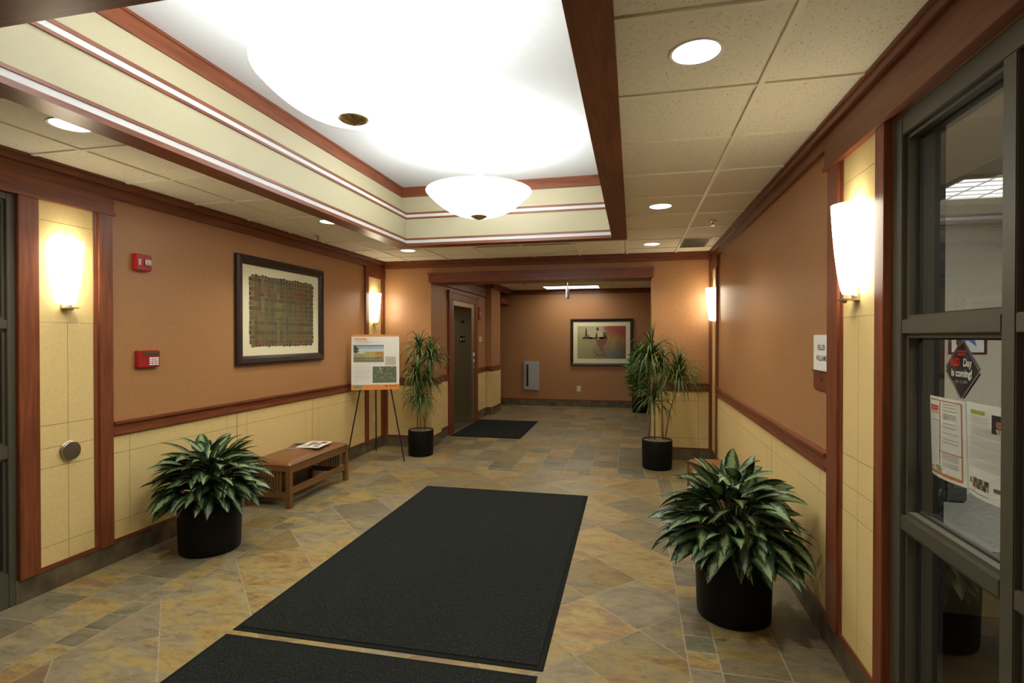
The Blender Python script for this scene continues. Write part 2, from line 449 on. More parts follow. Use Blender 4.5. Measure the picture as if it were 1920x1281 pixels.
# ------------------------------------------------------------------ ceiling
CX0, CX1, CY0, CY1 = -2.60, -.22, 1.42, 5.87       # coffer clear opening
SW = .155                                          # soffit board width
def build_ceiling():
    P = .618
    xs = [.54+P*k for k in range(-8, 2)]; ys = [2.52+P*k for k in range(-9, 18)]
    hx0, hx1, hy0, hy1 = CX0-SW+.01, CX1+SW-.01, CY0-SW+.01, CY1+SW-.01
    def minus(r):
        a, b, c, d = r
        if b <= hx0 or a >= hx1 or d <= hy0 or c >= hy1: return [r]
        out = []
        if a < hx0: out.append((a, hx0, c, d)); a = hx0
        if b > hx1: out.append((hx1, b, c, d)); b = hx1
        if c < hy0: out.append((a, b, c, hy0)); c = hy0
        if d > hy1: out.append((a, b, hy1, d))
        return out
    bt, bg = bmesh.new(), bmesh.new()
    for a, b in zip(xs, xs[1:]):
        for c, d in zip(ys, ys[1:]):
            r = (max(a, -4.2), min(b, 1.0), max(c, YF), min(d, LY))
            if r[0] >= r[1] or r[2] >= r[3]: continue
            for q in minus(r): bm_box(bt, *q, ZC, ZC+.02)
    w = .012
    for x in xs:
        for q in minus((max(x-w, -4.2), min(x+w, 1.0), YF, LY)):
            if q[1] > q[0]: bm_box(bg, *q, ZC-.009, ZC+.001)
    for y in ys:
        if y < YF or y > LY: continue
        for q in minus((-4.2, 1.0, y-w, y+w)): bm_box(bg, *q, ZC-.008, ZC+.0012)
    o = link('ceiling', bt, M['ceil_tile'], kind='structure')
    link('ceiling_grid', bg, M['tbar'], parent=o, kind='structure')
    struct('ceiling_coffer', [(CX0-.35, CX1+.35, CY0-.35, CY1+.35, 3.385, 3.42)], M['coffer_white'], parent=o)
build_ceiling()

tn = [0]
def trim(lst, mat, bev=0.):
    tn[0] += 1
    return struct('trim_%d' % tn[0], lst, mat, bev=bev)

def ring(off, th, z0, z1):
    """four bars around the coffer; off = setback of the visible face, th = depth behind it"""
    a, b, c, d = CX0-off, CX1+off, CY0-off, CY1+off
    return ([(a-th, a, c-th, d+th, z0, z1), (b, b+th, c-th, d+th, z0, z1)], [(a, b, c-th, c, z0, z1), (a, b, d, d+th, z0, z1)])
def ring_trim(off, th, z0, z1, my, mx=None):
    l, t = ring(off, th, z0, z1)
    trim(l, my); trim(t, mx or my)
wy, wx, cc = M['wood_y'], M['wood_x'], M['coffer_cream']
ring_trim(-.004, SW+.004, 2.672, 2.690, wy, wx)    # soffit board
ring_trim(-.004, .03, 2.690, 2.703, wy, wx)
ring_trim(.004, .03, 2.703, 2.741, M['strip'])     # lower white strip
ring_trim(-.004, .03, 2.741, 2.760, wy, wx)
ring_trim(.012, .06, 2.760, 2.988, cc)             # lower cream band
ring_trim(-.002, .10, 2.988, 3.006, wy, wx)
ring_trim(.004, .10, 3.006, 3.040, M['strip'])     # upper white strip
ring_trim(-.002, .10, 3.040, 3.062, wy, wx)
ring_trim(.10, .06, 3.050, 3.275, cc)              # upper cream band
ring_trim(.085, .10, 3.270, 3.370, wy, wx)         # top crown
ring_trim(.075, .10, 3.366, 3.386, wy, wx)
ring_trim(SW-.02, .02, 2.690, 3.386, M['tinted'])  # back of the coffer box (unseen)

# ------------------------------------------------------------------ walls
wl = struct('wall_left', [(XL-.12, XL, 2.45, YB+.39, 0, 2.72)], M['wall'])
struct('wall_left_header', [(XL-.12, XL, YF, 2.45, 2.45, 2.72)], M['wall'], parent=wl)
wr = struct('wall_right', [(XR, XR+.175, 2.40, YB+.39, 0, 2.72)], M['wall'])
struct('window_jamb', [(XR+.114, XR+.178, 2.385, 2.41, 0, 2.66)], M['bronze_dark'], parent=wr)
struct('wall_right_header', [(XR, XR+.11, YF, 2.40, 2.45, 2.72)], M['wall'], parent=wr)
wb = struct('wall_back', [(XL, OX0, YB, YB+.39, 0, 2.72), (OX1, XR, YB, YB+.39, 0, 2.72), (OX0, OX1, YB, YB+.39, OZ+.03, 2.72)], M['wall'])
struct('wall_front', [(XL-.1, XR+.1, YF-.1, YF, 0, 2.72)], M['wall'])
# elevator lobby
EY0, EY1 = 8.50, 9.50           # elevator opening
ll = struct('wall_lobby_left', [(LX-.12, LX, YB+.39, 8.40, 0, 2.72), (LX-.12, LX, 9.60, 11.35, 0, 2.72), (LX-.12, LX, 8.40, 9.60, 2.2, 2.72),
                                (LX, LX+.11, 10.60, 11.35, 0, 2.72)], M['wall'])
struct('wall_lobby_corridor', [(-4.2, LX, 11.25, 11.35, 0, 2.72), (-4.25, -4.2, 11.2, LY, 0, 2.72)], M['wall'], parent=ll)
struct('wall_lobby_back', [(-4.2, RX+.1, LY, LY+.1, 0, 2.72)], M['wall'])
struct('wall_lobby_right', [(RX, RX+.1, YB+.39, LY, 0, 2.72)], M['wall'])

# ---- baseboards (slate pieces with joints)
def base_run(name, axis, fixed, sgn, a, b, step=.3125, start=None, h=.14):
    bm = bmesh.new(); p = a; k = start if start is not None else a
    cuts = [a]
    while k <= a: k += step
    while k < b: cuts.append(k); k += step
    cuts.append(b)
    for c, d in zip(cuts, cuts[1:]):
        lo, hi = sorted((fixed, fixed+sgn*.012))
        if axis == 'y': bm_box(bm, lo, hi, c+.002, d-.002, 0, h)
        else: bm_box(bm, c+.002, d-.002, lo, hi, 0, h)
    o = link(name, bm, M['stone_base'], kind='structure')
    lo, hi = sorted((fixed, fixed+sgn*.009))
    bx = (lo, hi, a, b, 0, h-.001) if axis == 'y' else (a, b, lo, hi, 0, h-.001)
    struct(name+'_grout', [bx], M['grout'], parent=o)
base_run('baseboard_left', 'y', XL, 1, 2.45, YB, start=2.677-.3125)
base_run('baseboard_right', 'y', XR, -1, 2.40, YB, start=2.826-.625)
base_run('baseboard_back_left', 'x', YB, -1, XL+.013, OX0)
base_run('baseboard_back_right', 'x', YB, -1, OX1, XR-.013)
base_run('baseboard_jamb', 'y', OX0, 1, YB-.012, YB+.39)
base_run('baseboard_lobby', 'y', LX, 1, YB+.39, 8.42)
base_run('baseboard_lobby_far', 'y', LX, 1, 9.68, 10.59)
base_run('baseboard_pilaster_face', 'x', 10.60, -1, LX+.013, LX+.11)
base_run('baseboard_pilaster', 'y', LX+.11, 1, 10.588, 11.35)
base_run('baseboard_lobby_back', 'x', LY, -1, -4.1, RX)

# ---- cream wainscot panels with fine grooves
def panel(axis, fixed, sgn, a, b, z0, z1, us, vs, name='wainscot_panel', parent=None):
    """cells between cut lines us (along the wall) and vs (heights); returns mesh of cream pieces over a groove backing"""
    th = .012; g = .0016
    bm = bmesh.new(); U = [a]+sorted(us)+[b]; V = [z0]+sorted(vs)+[z1]
    lo, hi = sorted((fixed, fixed+sgn*th))
    for i in range(len(U)-1):
        for j in range(len(V)-1):
            u0 = U[i]+(g if i else 0); u1 = U[i+1]-(g if i < len(U)-2 else 0)
            v0 = V[j]+(g if j else 0); v1 = V[j+1]-(g if j < len(V)-2 else 0)
            if axis == 'y': bm_box(bm, lo, hi, u0, u1, v0, v1)
            else: bm_box(bm, u0, u1, lo, hi, v0, v1)
    o = link(name, bm, M['cream_tile'], parent=parent, kind='structure')
    lo, hi = sorted((fixed, fixed+sgn*(th-.0015)))
    bx = (lo, hi, a+.001, b-.001, z0+.001, z1-.001) if axis == 'y' else (a+.001, b-.001, lo, hi, z0+.001, z1-.001)
    struct('groove', [bx], M['groove'], parent=o)
    return o
Z0, Z1 = .166, .897
def wains(axis, fixed, sgn, a, b, parent, inset=.125):
    us = [a+inset, b-inset] if b-a > .5 else ([b-inset] if b-a > .2 else [])
    panel(axis, fixed, sgn, a, b, Z0, Z1, us, [.288, .774], parent=parent)
for a, b in ((3.06, 4.265), (4.275, 5.46), (5.47, 6.69)): wains('y', XL, 1, a, b, wl)
for a, b in ((3.06, 4.20), (4.21, 5.46), (5.47, 6.76)): wains('y', XR, -1, a, b, wr)
struct('painted_gap_shade', [(XL, XL+.006, 3.06, 6.69, Z1, .905)], M['tinted'], parent=wl); struct('painted_gap_shade', [(XR-.006, XR, 3.06, 6.76, Z1, .905)], M['tinted'], parent=wr)  # black strips paint the shade between panel tops and chair rail
wains('x', YB, -1, XL+.08, OX0, wb); wains('x', YB, -1, OX1, XR-.045, wb)
panel('y', OX0, 1, YB-.012, YB+.39, Z0, Z1, [], [.288, .774], parent=wb)
panel('y', LX, 1, YB+.39, 8.23, Z0, Z1, [], [.288, .774], parent=ll)
panel('y', LX, 1, 9.88, 10.59, Z0, Z1, [10.0], [.288, .774], parent=ll)
panel('x', 10.60, -1, LX+.013, LX+.11, Z0, Z1, [], [.288, .774], parent=ll)
panel('y', LX+.11, 1, 10.588, 11.35, Z0, Z1, [10.8], [.288, .774], parent=ll)
# sconce pilasters
def pilaster(xw, sgn, y0, y1, parent):
    ym = (y0+y1)/2
    panel('y', xw, sgn, y0, y1, 1.694, 2.46, [], [2.33], 'pilaster_panel', parent)
    panel('y', xw, sgn, y0, y1, Z0, 1.694-.0016, [ym], [.283, .778, .902, 1.045], 'pilaster_panel', parent)
pilaster(XL, 1, 2.575, 2.925, wl); pilaster(XL, 1, 6.80, 7.175, wl)
pilaster(XR, -1, 2.50, 2.86, wr); pilaster(XR, -1, 6.85, 7.20, wr)

# ---- wood trim
wz = M['wood_z']
def xs_(xw, sgn, t): return tuple(sorted((xw, xw+sgn*t)))
for xw, sgn, posts, strips, ends in (
        (XL, 1, [(2.455, 2.55), (2.95, 3.05), (6.70, 6.785), (7.19, 7.277)], [(2.55, 2.578), (2.92, 2.95), (6.785, 6.803), (7.172, 7.19)], (3.05, 6.70)),
        (XR, -1, [(2.395, 2.478), (2.885, 3.03), (6.77, 6.84), (7.21, 7.277)], [(2.478, 2.503), (2.857, 2.885), (6.84, 6.853), (7.197, 7.21)], (3.03, 6.77))):
    trim([(*xs_(xw, sgn, .030), a, b, .14, 2.46) for a, b in posts], wz, .003)
    trim([(*xs_(xw, sgn, .018), a, b, .14, 2.46) for a, b in strips], wz)
    e0, e1 = ends
    trim([(*xs_(xw, sgn, .016), e0, e1, .14, .166), (*xs_(xw, sgn, .020), 2.46, 3.04, .14, .166) if sgn > 0 else (*xs_(xw, sgn, .020), 2.40, 3.04, .14, .166)], wy)
    # chair rail: cap, body
    trim([(*xs_(xw, sgn, .042), e0, e1, .982, 1.003), (*xs_(xw, sgn, .022), e0, e1, .925, .985), (*xs_(xw, sgn, .032), e0, e1, .904, .930)], wy, .003)
    # header boards over the pilasters and storefront
    ya = 3.058
    trim([(*xs_(xw, sgn, .036), YF, ya, 2.46, 2.575), (*xs_(xw, sgn, .044), YF, ya+.008, 2.452, 2.474)], wy, .002)
    trim([(*xs_(xw, sgn, .036), 6.69, YB, 2.44, 2.575)], wy, .002)
    # crown
    trim([(*xs_(xw, sgn, .022), YF, YB, 2.578, 2.655), (*xs_(xw, sgn, .045), YF, YB, 2.650, 2.690), (*xs_(xw, sgn, .055), YF, YB, 2.688, 2.7045)], wy, .002)
# far wall
trim([(XL+.03, OX0, YB-.034, YB, .985, 1.003), (XL+.03, OX0, YB-.024, YB, .904, .985)], wx, .003)
trim([(OX1, XR-.04, YB-.034, YB, .985, 1.003), (OX1, XR-.04, YB-.024, YB, .904, .985)], wx, .003)
trim([(XL+.03, OX0, YB-.016, YB, .14, .166), (OX1, XR-.04, YB-.016, YB, .14, .166)], wx)
trim([(XL+.02, XL+.08, YB-.02, YB, .14, 1.0), (XR-.045, XR-.028, YB-.02, YB, .14, 2.58)], wz)
trim([(XL, XR, YB-.022, YB, 2.600, 2.655), (XL, XR, YB-.045, YB, 2.650, 2.690), (XL, XR, YB-.055, YB, 2.688, 2.7045)], wx, .002)
trim([(OX0-.025, OX1+.02, YB-.036, YB, 2.425, 2.50), (OX0-.04, OX1+.032, YB-.046, YB, 2.498, 2.525), (OX0-.025, OX1+.02, YB-.042, YB+.40, 2.385, 2.426)], wx, .002)
# lobby
trim([(OX0, OX0+.024, YB-.02, YB+.39, .904, .985), (OX0, OX0+.034, YB-.03, YB+.39, .985, 1.003), (OX0, OX0+.016, YB, YB+.39, .14, .166)], wy)
trim([(LX, LX+.024, YB+.39, 8.24, .904, .985), (LX, LX+.034, YB+.39, 8.24, .985, 1.003), (LX, LX+.016, YB+.39, 8.24, .14, .166)], wy)
trim([(LX, LX+.024, 9.88, 10.6, .904, .985), (LX, LX+.034, 9.88, 10.6, .985, 1.003), (LX, LX+.016, 9.88, 10.6, .14, .166)], wy)
trim([(LX, LX+.134, 10.576, 11.36, .904, .985), (LX, LX+.144, 10.566, 11.37, .985, 1.003), (LX, LX+.126, 10.584, 11.355, .14, .166)], wy)
trim([(LX, LX+.03, YB+.39, 10.6, 2.43, 2.54), (LX, LX+.05, YB+.39, 10.6, 2.415, 2.44), (LX, LX+.025, YB+.39, 11.4, 2.58, 2.66), (LX, LX+.055, YB+.39, 11.4, 2.655, 2.7045)], wy, .002)
trim([(LX+.08, LX+.16, 10.56, LY, 2.60, 2.66), (LX+.08, LX+.19, 10.53, LY, 2.655, 2.7045)], wy)
trim([(LX-.02, LX+.12, 11.40, LY, 2.36, 2.47)], wy)
trim([(-4.1, RX, LY-.022, LY, 2.60, 2.66), (-4.1, RX, LY-.05, LY, 2.655, 2.7045)], wx)
trim([(RX-.024, RX, YB+.40, LY, 2.60, 2.66), (RX-.05, RX, YB+.40, LY, 2.655, 2.7045)], wy)
trim([(-4.1, RX, LY-.014, LY, .14, .16)], wx)
# elevator casing
trim([(LX, LX+.035, 8.24, 8.44, 0, 2.225), (LX, LX+.035, 9.70, 9.89, .0, 2.225)], wz, .003)
trim([(LX, LX+.04, 8.22, 9.91, 2.215, 2.345), (LX, LX+.055, 8.20, 9.93, 2.330, 2.365)], wy, .003)

# ---- elevator (structure: door_1 with parts)
dr = struct('door_1', [(LX-.36, LX-.34, EY0-.02, EY1+.0, 0.01, 2.14)], M['steel_dark'])
struct('door_frame', [(LX-.34, LX+.022, EY1, EY1+.2, 0, 2.22), (LX-.34, LX+.022, 8.44, EY0, 0, 2.22), (LX-.34, LX+.022, EY0, EY1, 2.135, 2.22)], M['steel_dark'], parent=dr)
struct('door_edge', [(LX-.345, LX-.33, EY1-.012, EY1-.001, .01, 2.13)], M['bronze_dark'], parent=dr)
struct('door_sill', [(LX-.36, LX-.001, EY0, EY1, .0, .004)], M['steel'], parent=dr)
bm = bmesh.new(); bm_lathe(bm, [(.0, 0), (.032, 0), (.032, .008), (0, .008)], 24)
o = link('jamb_button', bm, M['ink'], parent=dr); o.rotation_euler = (PI/2, 0, 0); o.location = (LX-.15, EY1+.0005, 1.885)
boxes('floor_number_plate', [(LX-.205, LX-.10, EY1-.006, EY1+.0005, 1.505, 1.625)], M['ink'], parent=dr)
bm = bmesh.new(); text_bm(bm, '1', .075, lambda x, y: (LX-.125+x, EY1-.0075, 1.565+y), bold=.002)
poly(bm, lambda u, v, o_: (LX-.178+u, EY1-.0075, 1.56+v), [(.024*math.cos(PI/2+k*PI/5)*(1 if k % 2 == 0 else .42), .024*math.sin(PI/2+k*PI/5)*(1 if k % 2 == 0 else .42)) for k in range(10)], 0)
link('floor_number', bm, M['white_print'], parent=dr)
t = thing('call_station', 'small steel and white elevator call buttons on steel door frame', 'button panel', (LX+.022, EY1+.12, .95))
boxes('cover_plate', [(0, .006, -.045, .045, .02, .40)], M['steel'], t)
boxes('button', [(.006, .016, -.03, .03, .29, .36)], M['white_print'], t)
boxes('button', [(.006, .016, -.022, .022, .19, .235)], M['white_print'], t)
boxes('button', [(.006, .014, -.015, .015, .08, .10)], M['white_print'], t)

# ------------------------------------------------------------------ storefronts
def storefront(idx, sgn, xf, yj, hz, mull, jw=.07, h0=2.37, h1=2.452):
    """sgn +1: right side of lobby (frame spans xf..xf+.1), -1: left"""
    d = .11
    def X(a, b): return tuple(sorted((xf+sgn*a, xf+sgn*b)))
    ym = [yj-jw]+[y for m in mull for y in m]
    fr = []
    fr.append((*X(0, d), yj-jw, yj, 0, h1))
    fr.append((*X(0, d), YF, yj-jw, h0, h1))
    for a, b in mull: fr.append((*X(0, d), a, b, 0, h0))
    segs = []; top = yj-jw
    for a, b in mull: segs.append((b, top)); top = a
    segs.append((YF, top))
    for a, b in segs:
        for z0, z1 in hz: fr.append((*X(0, d), a, b, z0, z1))
    w = struct('window_%d' % idx, fr, M['bronze'], bev=.003)
    stops, glass, gask = [], [], []
    zz = [0]+[z for h in hz for z in h]+[h0]
    vs = []; prev = hz[0][1]
    for z0, z1 in hz[1:]+[(h0, h1)]: vs.append((prev, z0)); prev = z1
    for a, b in segs:
        for z0, z1 in vs:
            s = .016
            stops += [(*X(.018, .05), a, a+s, z0, z1), (*X(.018, .05), b-s, b, z0, z1), (*X(.018, .05), a+s, b-s, z0, z0+s), (*X(.018, .05), a+s, b-s, z1-s, z1)]
            k = .022
            gask += [(*X(.05, .062), a, a+k, z0, z1), (*X(.05, .062), b-k, b, z0, z1), (*X(.05, .062), a+k, b-k, z0, z0+k), (*X(.05, .062), a+k, b-k, z1-k, z1)]
            bm = bmesh.new(); x = xf+sgn*.064
            f = [bm.verts.new((x, yy, zz_)) for yy, zz_ in ((a+.01, z0+.01), (b-.01, z0+.01), (b-.01, z1-.01), (a+.01, z1-.01))]
            bm.faces.new(f); link('pane', bm, M['glass'], parent=w)
    struct('glazing_stop', stops, M['bronze'], parent=w)
    struct('gasket', gask, M['bronze_dark'], parent=w)
    return w
HZ = [(0, .17), (.865, .92), (1.613, 1.667)]
storefront(1, 1, XR+.004, 2.395, HZ, [(1.70, 1.757), (.95, 1.01), (.1, .16), (-1.0, -.94)])
storefront(2, -1, XL+.004, 2.456, [(0, .204), (.882, .961), (1.648, 1.702)], [(1.45, 1.51), (.6, .66), (-.4, -.34), (-1.4, -1.34)], .045, 2.41)
# rooms behind the storefronts
OXE, OYE = 4.6, 6.2
fo = struct('floor_office', [(XR+.05, OXE, YF, OYE, -.02, -.001)], M['office_carpet'])
struct('ceiling_office', [(XR+.11, OXE, YF, OYE, 2.66, 2.70)], M['ceil_tile'])
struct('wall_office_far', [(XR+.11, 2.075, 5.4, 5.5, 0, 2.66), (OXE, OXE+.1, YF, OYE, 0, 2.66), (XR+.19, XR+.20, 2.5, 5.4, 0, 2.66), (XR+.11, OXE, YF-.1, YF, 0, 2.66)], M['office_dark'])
wo = struct('wall_office', [(XR+.2, OXE, 5.0, 5.1, 0, 2.66)], M['office_wall'])
struct('baseboard_office', [(XR+.2, OXE, 4.98, 5.0, 0, .1)], M['office_dark'])
struct('floor_tenant', [(-6.6, XL-.13, YF, 5.0, -.02, -.001)], M['office_carpet'])
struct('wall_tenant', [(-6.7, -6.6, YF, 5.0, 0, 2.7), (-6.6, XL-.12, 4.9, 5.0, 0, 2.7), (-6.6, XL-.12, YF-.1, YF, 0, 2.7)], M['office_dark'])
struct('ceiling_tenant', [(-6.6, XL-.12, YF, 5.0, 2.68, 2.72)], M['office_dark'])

# ------------------------------------------------------------------ lamps
def spot(parent, loc, power, ang=2.2, col=(1, .9, .72), blend=.8, r=.06):
    l = bpy.data.lights.new('lamp', 'SPOT'); l.energy = power; l.spot_size = ang; l.spot_blend = blend; l.color = col; l.shadow_soft_size = r
    o = bpy.data.objects.new('lamp', l); C.objects.link(o); o.location = loc
    if parent: o.parent = parent
    return o
def point(parent, loc, power, col=(1, .95, .86), r=.1):
    l = bpy.data.lights.new('lamp', 'POINT'); l.energy = power; l.color = col; l.shadow_soft_size = r
    o = bpy.data.objects.new('lamp', l); C.objects.link(o); o.location = loc
    if parent: o.parent = parent
    return o

PEND_UP, PEND_R = 30, .13
def pendant(loc, label):
    t = thing('pendant_lamp', label, 'lamp', loc, 0, 'bowl pendant lamps in the ceiling recess')   # loc z = finial tip
    bm = bmesh.new(); prof = []
    for i in range(15):
        a = i/14; r = .066+(.475-.066)*a
        prof.append((r, .035+.215*(a**2.1)))
    inner = [(r-.006 if r > .1 else r, z+.008) for r, z in prof[::-1]]
    bm_lathe(bm, prof+[(.478, .258), (.468, .262)]+inner, 72)
    link('bowl', bm, M['bowl'], t, smooth=True)
    bm = bmesh.new(); bm_lathe(bm, [(.001, 0), (.012, .004), (.02, .014), (.05, .018), (.074, .03), (.076, .038), (.06, .045), (.001, .046)], 40)
    link('finial', bm, M['brass'], t, smooth=True)
    for k in range(3):
        a = PI/6+k*2*PI/3; bm = bmesh.new()
        bm_tube(bm, [(.04*math.cos(a), .04*math.sin(a), .045), (.04*math.cos(a), .04*math.sin(a), .60)], .005, 8)
        link('stem', bm, M['white_print'], t)
    bm = bmesh.new(); bm_lathe(bm, [(.001, .715), (.075, .715), (.08, .70), (.07, .68), (.03, .655), (.001, .65)], 40)
    link('canopy', bm, M['white_print'], t, smooth=True)
    bm = bmesh.new(); bm_tube(bm, [(0, 0, .60), (0, 0, .655)], .012, 12); bm_lathe(bm, [(.001, .585), (.055, .585), (.055, .605), (.001, .605)], 24)
    link('stem_hub', bm, M['white_print'], t)
    point(t, (0, 0, .30), PEND_UP, (.97, 1, 1), PEND_R)
    return t
pendant((-1.375, 2.46, 2.665), 'white glass bowl pendant lamp nearer the camera, bright against the white ceiling recess')
pendant((-1.37, 4.69, 2.665), 'white glass bowl pendant lamp at far end of ceiling recess')

def sconce(loc, rz, label):
    """local +x points away from the wall"""
    t = thing('wall_sconce', label, 'wall lamp', loc, rz, 'tapered glass wall sconces on the pilasters')
    bm = bmesh.new(); n = 20; prof = [(0.02, .038, .040), (.012, .036, .045), (.03, .042, .053), (.10, .055, .066), (.20, .068, .078), (.30, .079, .086), (.40, .087, .092), (.415, .088, .093)]
    prof = prof[1:]
    rings = []
    for z, hw, dp in prof:
        rings.append([bm.verts.new((.012+dp*math.sin(PI*i/n), -hw*math.cos(PI*i/n), z+.018)) for i in range(n+1)])
    for A, B in zip(rings, rings[1:]):
        for i in range(n): bm.faces.new((A[i], A[i+1], B[i+1], B[i]))
    bm.faces.new(rings[0][::-1]); bm.faces.new(rings[-1])
    link('glass_shade', bm, M['shade'], t, smooth=False)
    bm = bmesh.new(); bm_box(bm, 0, .010, -.034, .034, 0, .20, .001); bm_box(bm, .010, .070, -.034, .034, .0, .008, .001)
    link('bracket', bm, M['nickel'], t)
    bm = bmesh.new(); bm_lathe(bm, [(.001, -.012), (.008, -.01), (.01, 0), (.001, .001)], 16, cx=.05)
    link('knob', bm, M['brass'], t, smooth=True)
    return t
T = .012
sconce((XL+T, 2.74, 1.785), 0, 'glowing glass wall sconce above round steel button on near left pilaster')
sconce((XL+T, 6.96, 1.785), 0, 'glowing glass wall sconce in far left corner above the easel')
sconce((XR-T, 2.70, 1.765), PI, 'glowing glass wall sconce on near right pilaster beside the storefront window')
sconce((XR-T, 7.02, 1.775), PI, 'glowing glass wall sconce in far right corner')

def downlight(x, y, label, pw=50):
    t = thing('recessed_downlight', label, 'ceiling light', (x, y, ZC), 0, 'round recessed downlights in the tile ceiling')
    bm = bmesh.new(); bm_lathe(bm, [(.088, .0), (.098, -.0045), (.103, -.003), (.103, -.0)], 40)
    link('trim_ring', bm, M['white_print'], t, smooth=True)
    bm = bmesh.new(); bm_lathe(bm, [(.001, -.003), (.04, -.0028), (.088, -.0015)], 40)
    link('lens', bm, M['lamp_lens'], t, smooth=True)
    spot(t, (0, 0, -.02), pw)
for x, y, l in ((.237, 2.19, 'round downlight nearest the camera, above the right wall'), (.225, 4.69, 'round downlight on right side, middle of its row'),
                (.217, 6.57, 'round downlight in far right ceiling corner near grey vent'), (-2.86, 2.22, 'round downlight on left side nearest the camera'),
                (-2.835, 4.62, 'round downlight above framed woven art on left wall'), (-2.80, 6.37, 'round downlight in far left ceiling corner')):
    downlight(x, y, l)

def sprinkler(x, y, label):
    t = thing('sprinkler_head', label, 'sprinkler', (x, y, ZC), 0, 'ceiling sprinkler heads')
    bm = bmesh.new(); bm_lathe(bm, [(.035, 0), (.033, -.006), (.012, -.009), (.001, -.009)], 20); link('escutcheon', bm, M['nickel'], t, smooth=True)
    bm = bmesh.new(); bm_tube(bm, [(0, 0, -.008), (0, 0, -.035)], .007, 8)
    for s in (-1, 1): bm_tube(bm, [(s*.006, 0, -.018), (s*.013, 0, -.032), (s*.004, 0, -.046)], .0022, 6)
    link('frame_arm', bm, M['brass'], t)
    bm = bmesh.new(); bm_lathe(bm, [(.001, -.046), (.018, -.046), (.02, -.049), (.001, -.049)], 16); link('deflector', bm, M['brass'], t)
sprinkler(.74, 5.38, 'small brass sprinkler head on ceiling along right wall')
sprinkler(-3.36, 5.24, 'small brass sprinkler head on ceiling along left wall')
sprinkler(-2.2, 10.9, 'tiny sprinkler head on left part of elevator lobby ceiling')
sprinkler(-.43, 11.2, 'tiny sprinkler head on right part of elevator lobby ceiling')

t = thing('return_vent', 'dark grey square return vent in tile ceiling, far right', 'vent', (.70, 6.545, ZC-.004))
boxes('grille_frame', [(-.145, .145, -.30, -.28, -.008, 0), (-.145, .145, .28, .30, -.008, 0), (-.145, -.125, -.28, .28, -.008, 0), (.125, .145, -.28, .28, -.008, 0)], M['grey_vent'], t)
boxes('louvre', [(-.125, .125, -.28+.04*k, -.262+.04*k, -.007, -.001) for k in range(14)], M['grey_vent'], t)
boxes('backing', [(-.125, .125, -.28, .28, -.001, 0)], M['grey_vent'], t)
t = thing('slot_diffuser', 'long thin black slot diffuser in ceiling behind the recess', 'vent', (-1.27, 6.285, ZC))
boxes('slot', [(-.60, .60, -.022, .022, -.006, .004)], M['bronze_dark'], t)
boxes('flange', [(-.62, .62, -.032, -.022, -.005, 0), (-.62, .62, .022, .032, -.005, 0)], M['tbar'], t)

def troffer(name, label, x, y, z, wx_, wy_, cells=(2, 4), m='troffer'):
    t = thing(name, label, 'ceiling light', (x, y, z))
    a, b = wx_/2, wy_/2
    boxes('light_frame', [(-a, a, -b, -b+.025, -.02, 0), (-a, a, b-.025, b, -.02, 0), (-a, -a+.025, -b+.025, b-.025, -.02, 0), (a-.025, a, -b+.025, b-.025, -.02, 0)], M['white_print'], t)
    boxes('diffuser', [(-a+.025, a-.025, -b+.025, b-.025, -.008, -.001)], M[m], t)
    lv = []
    for k in range(1, cells[0]): x_ = -a+wx_*k/cells[0]; lv.append((x_-.006, x_+.006, -b+.025, b-.025, -.016, -.008))
    for k in range(1, cells[1]): y_ = -b+wy_*k/cells[1]; lv.append((-a+.025, a-.025, y_-.006, y_+.006, -.016, -.008))
    if lv: boxes('louvre', lv, M['white_print'], t)
    return t
tl = troffer('fluorescent_troffer', 'long fluorescent ceiling light in the elevator lobby beyond the opening', -1.31, 11.68, ZC, 1.22, .62, (1, 1))
troffer('fluorescent_troffer', 'added lobby ceiling light, unseen above the opening header', -1.31, 8.9, ZC, 1.22, .62, (1, 1))  # unseen fixture added to brighten the elevator lobby
troffer('fluorescent_troffer', 'gridded fluorescent ceiling light in office seen through right window', 2.42, 4.40, 2.66, .62, .62, (3, 5), 'office_troffer')
troffer('fluorescent_troffer', 'added ceiling light brightening office desk, unseen behind window frame', 2.6, 2.0, 2.66, .62, 1.24, (3, 6), 'added_office_glow')  # unseen fixture added to light the office and desk front

# ------------------------------------------------------------------ wall fittings, left
t = thing('fire_alarm_strobe', 'red fire alarm strobe high on left wall', 'alarm', (XL, 3.285, 2.095))
boxes('housing', [(0, .045, -.065, .065, 0, .122)], M['red'], t, bev=.006)
bm = bmesh.new(); bm_box(bm, .045, .062, .0, .05, .042, .084, .006); link('strobe_lens', bm, M['lens'], t)
bm = bmesh.new()
text_bm(bm, 'FIRE', .024, lambda x, y: (.0462, -.038-y, .061+x), bold=.0006); link('lettering', bm, M['white_print'], t)
t = thing('alarm_keypad', 'red alarm keypad with small display on left wall below the strobe', 'keypad', (XL, 3.33, 1.372))
boxes('housing', [(0, .035, -.095, .095, 0, .128)], M['red'], t, bev=.005)
boxes('display', [(.035, .037, -.055, .09, .088, .113)], M['indicator'], t)
for r in range(4):
    for c_ in range(3):
        boxes('key', [(.035, .039, .0+.028*c_, .022+.028*c_, .016+.016*r, .027+.016*r)], M['white_print'], t)
t = thing('door_actuator', 'round brushed steel push plate on near left pilaster panel', 'push button', (XL+.012, 2.756, .862))
bm = bmesh.new(); bm_lathe(bm, [(.058, 0), (.060, .012), (.0595, .022), (.057, .024), (.001, .0245)], 40); o = link('push_plate', bm, M['steel'], t); o.rotation_euler = (0, PI/2, 0)
bm = bmesh.new(); bm_lathe(bm, [(.064, 0), (.064, .006), (.058, .010)], 40); o = link('collar', bm, M['steel_dark'], t); o.rotation_euler = (0, PI/2, 0)

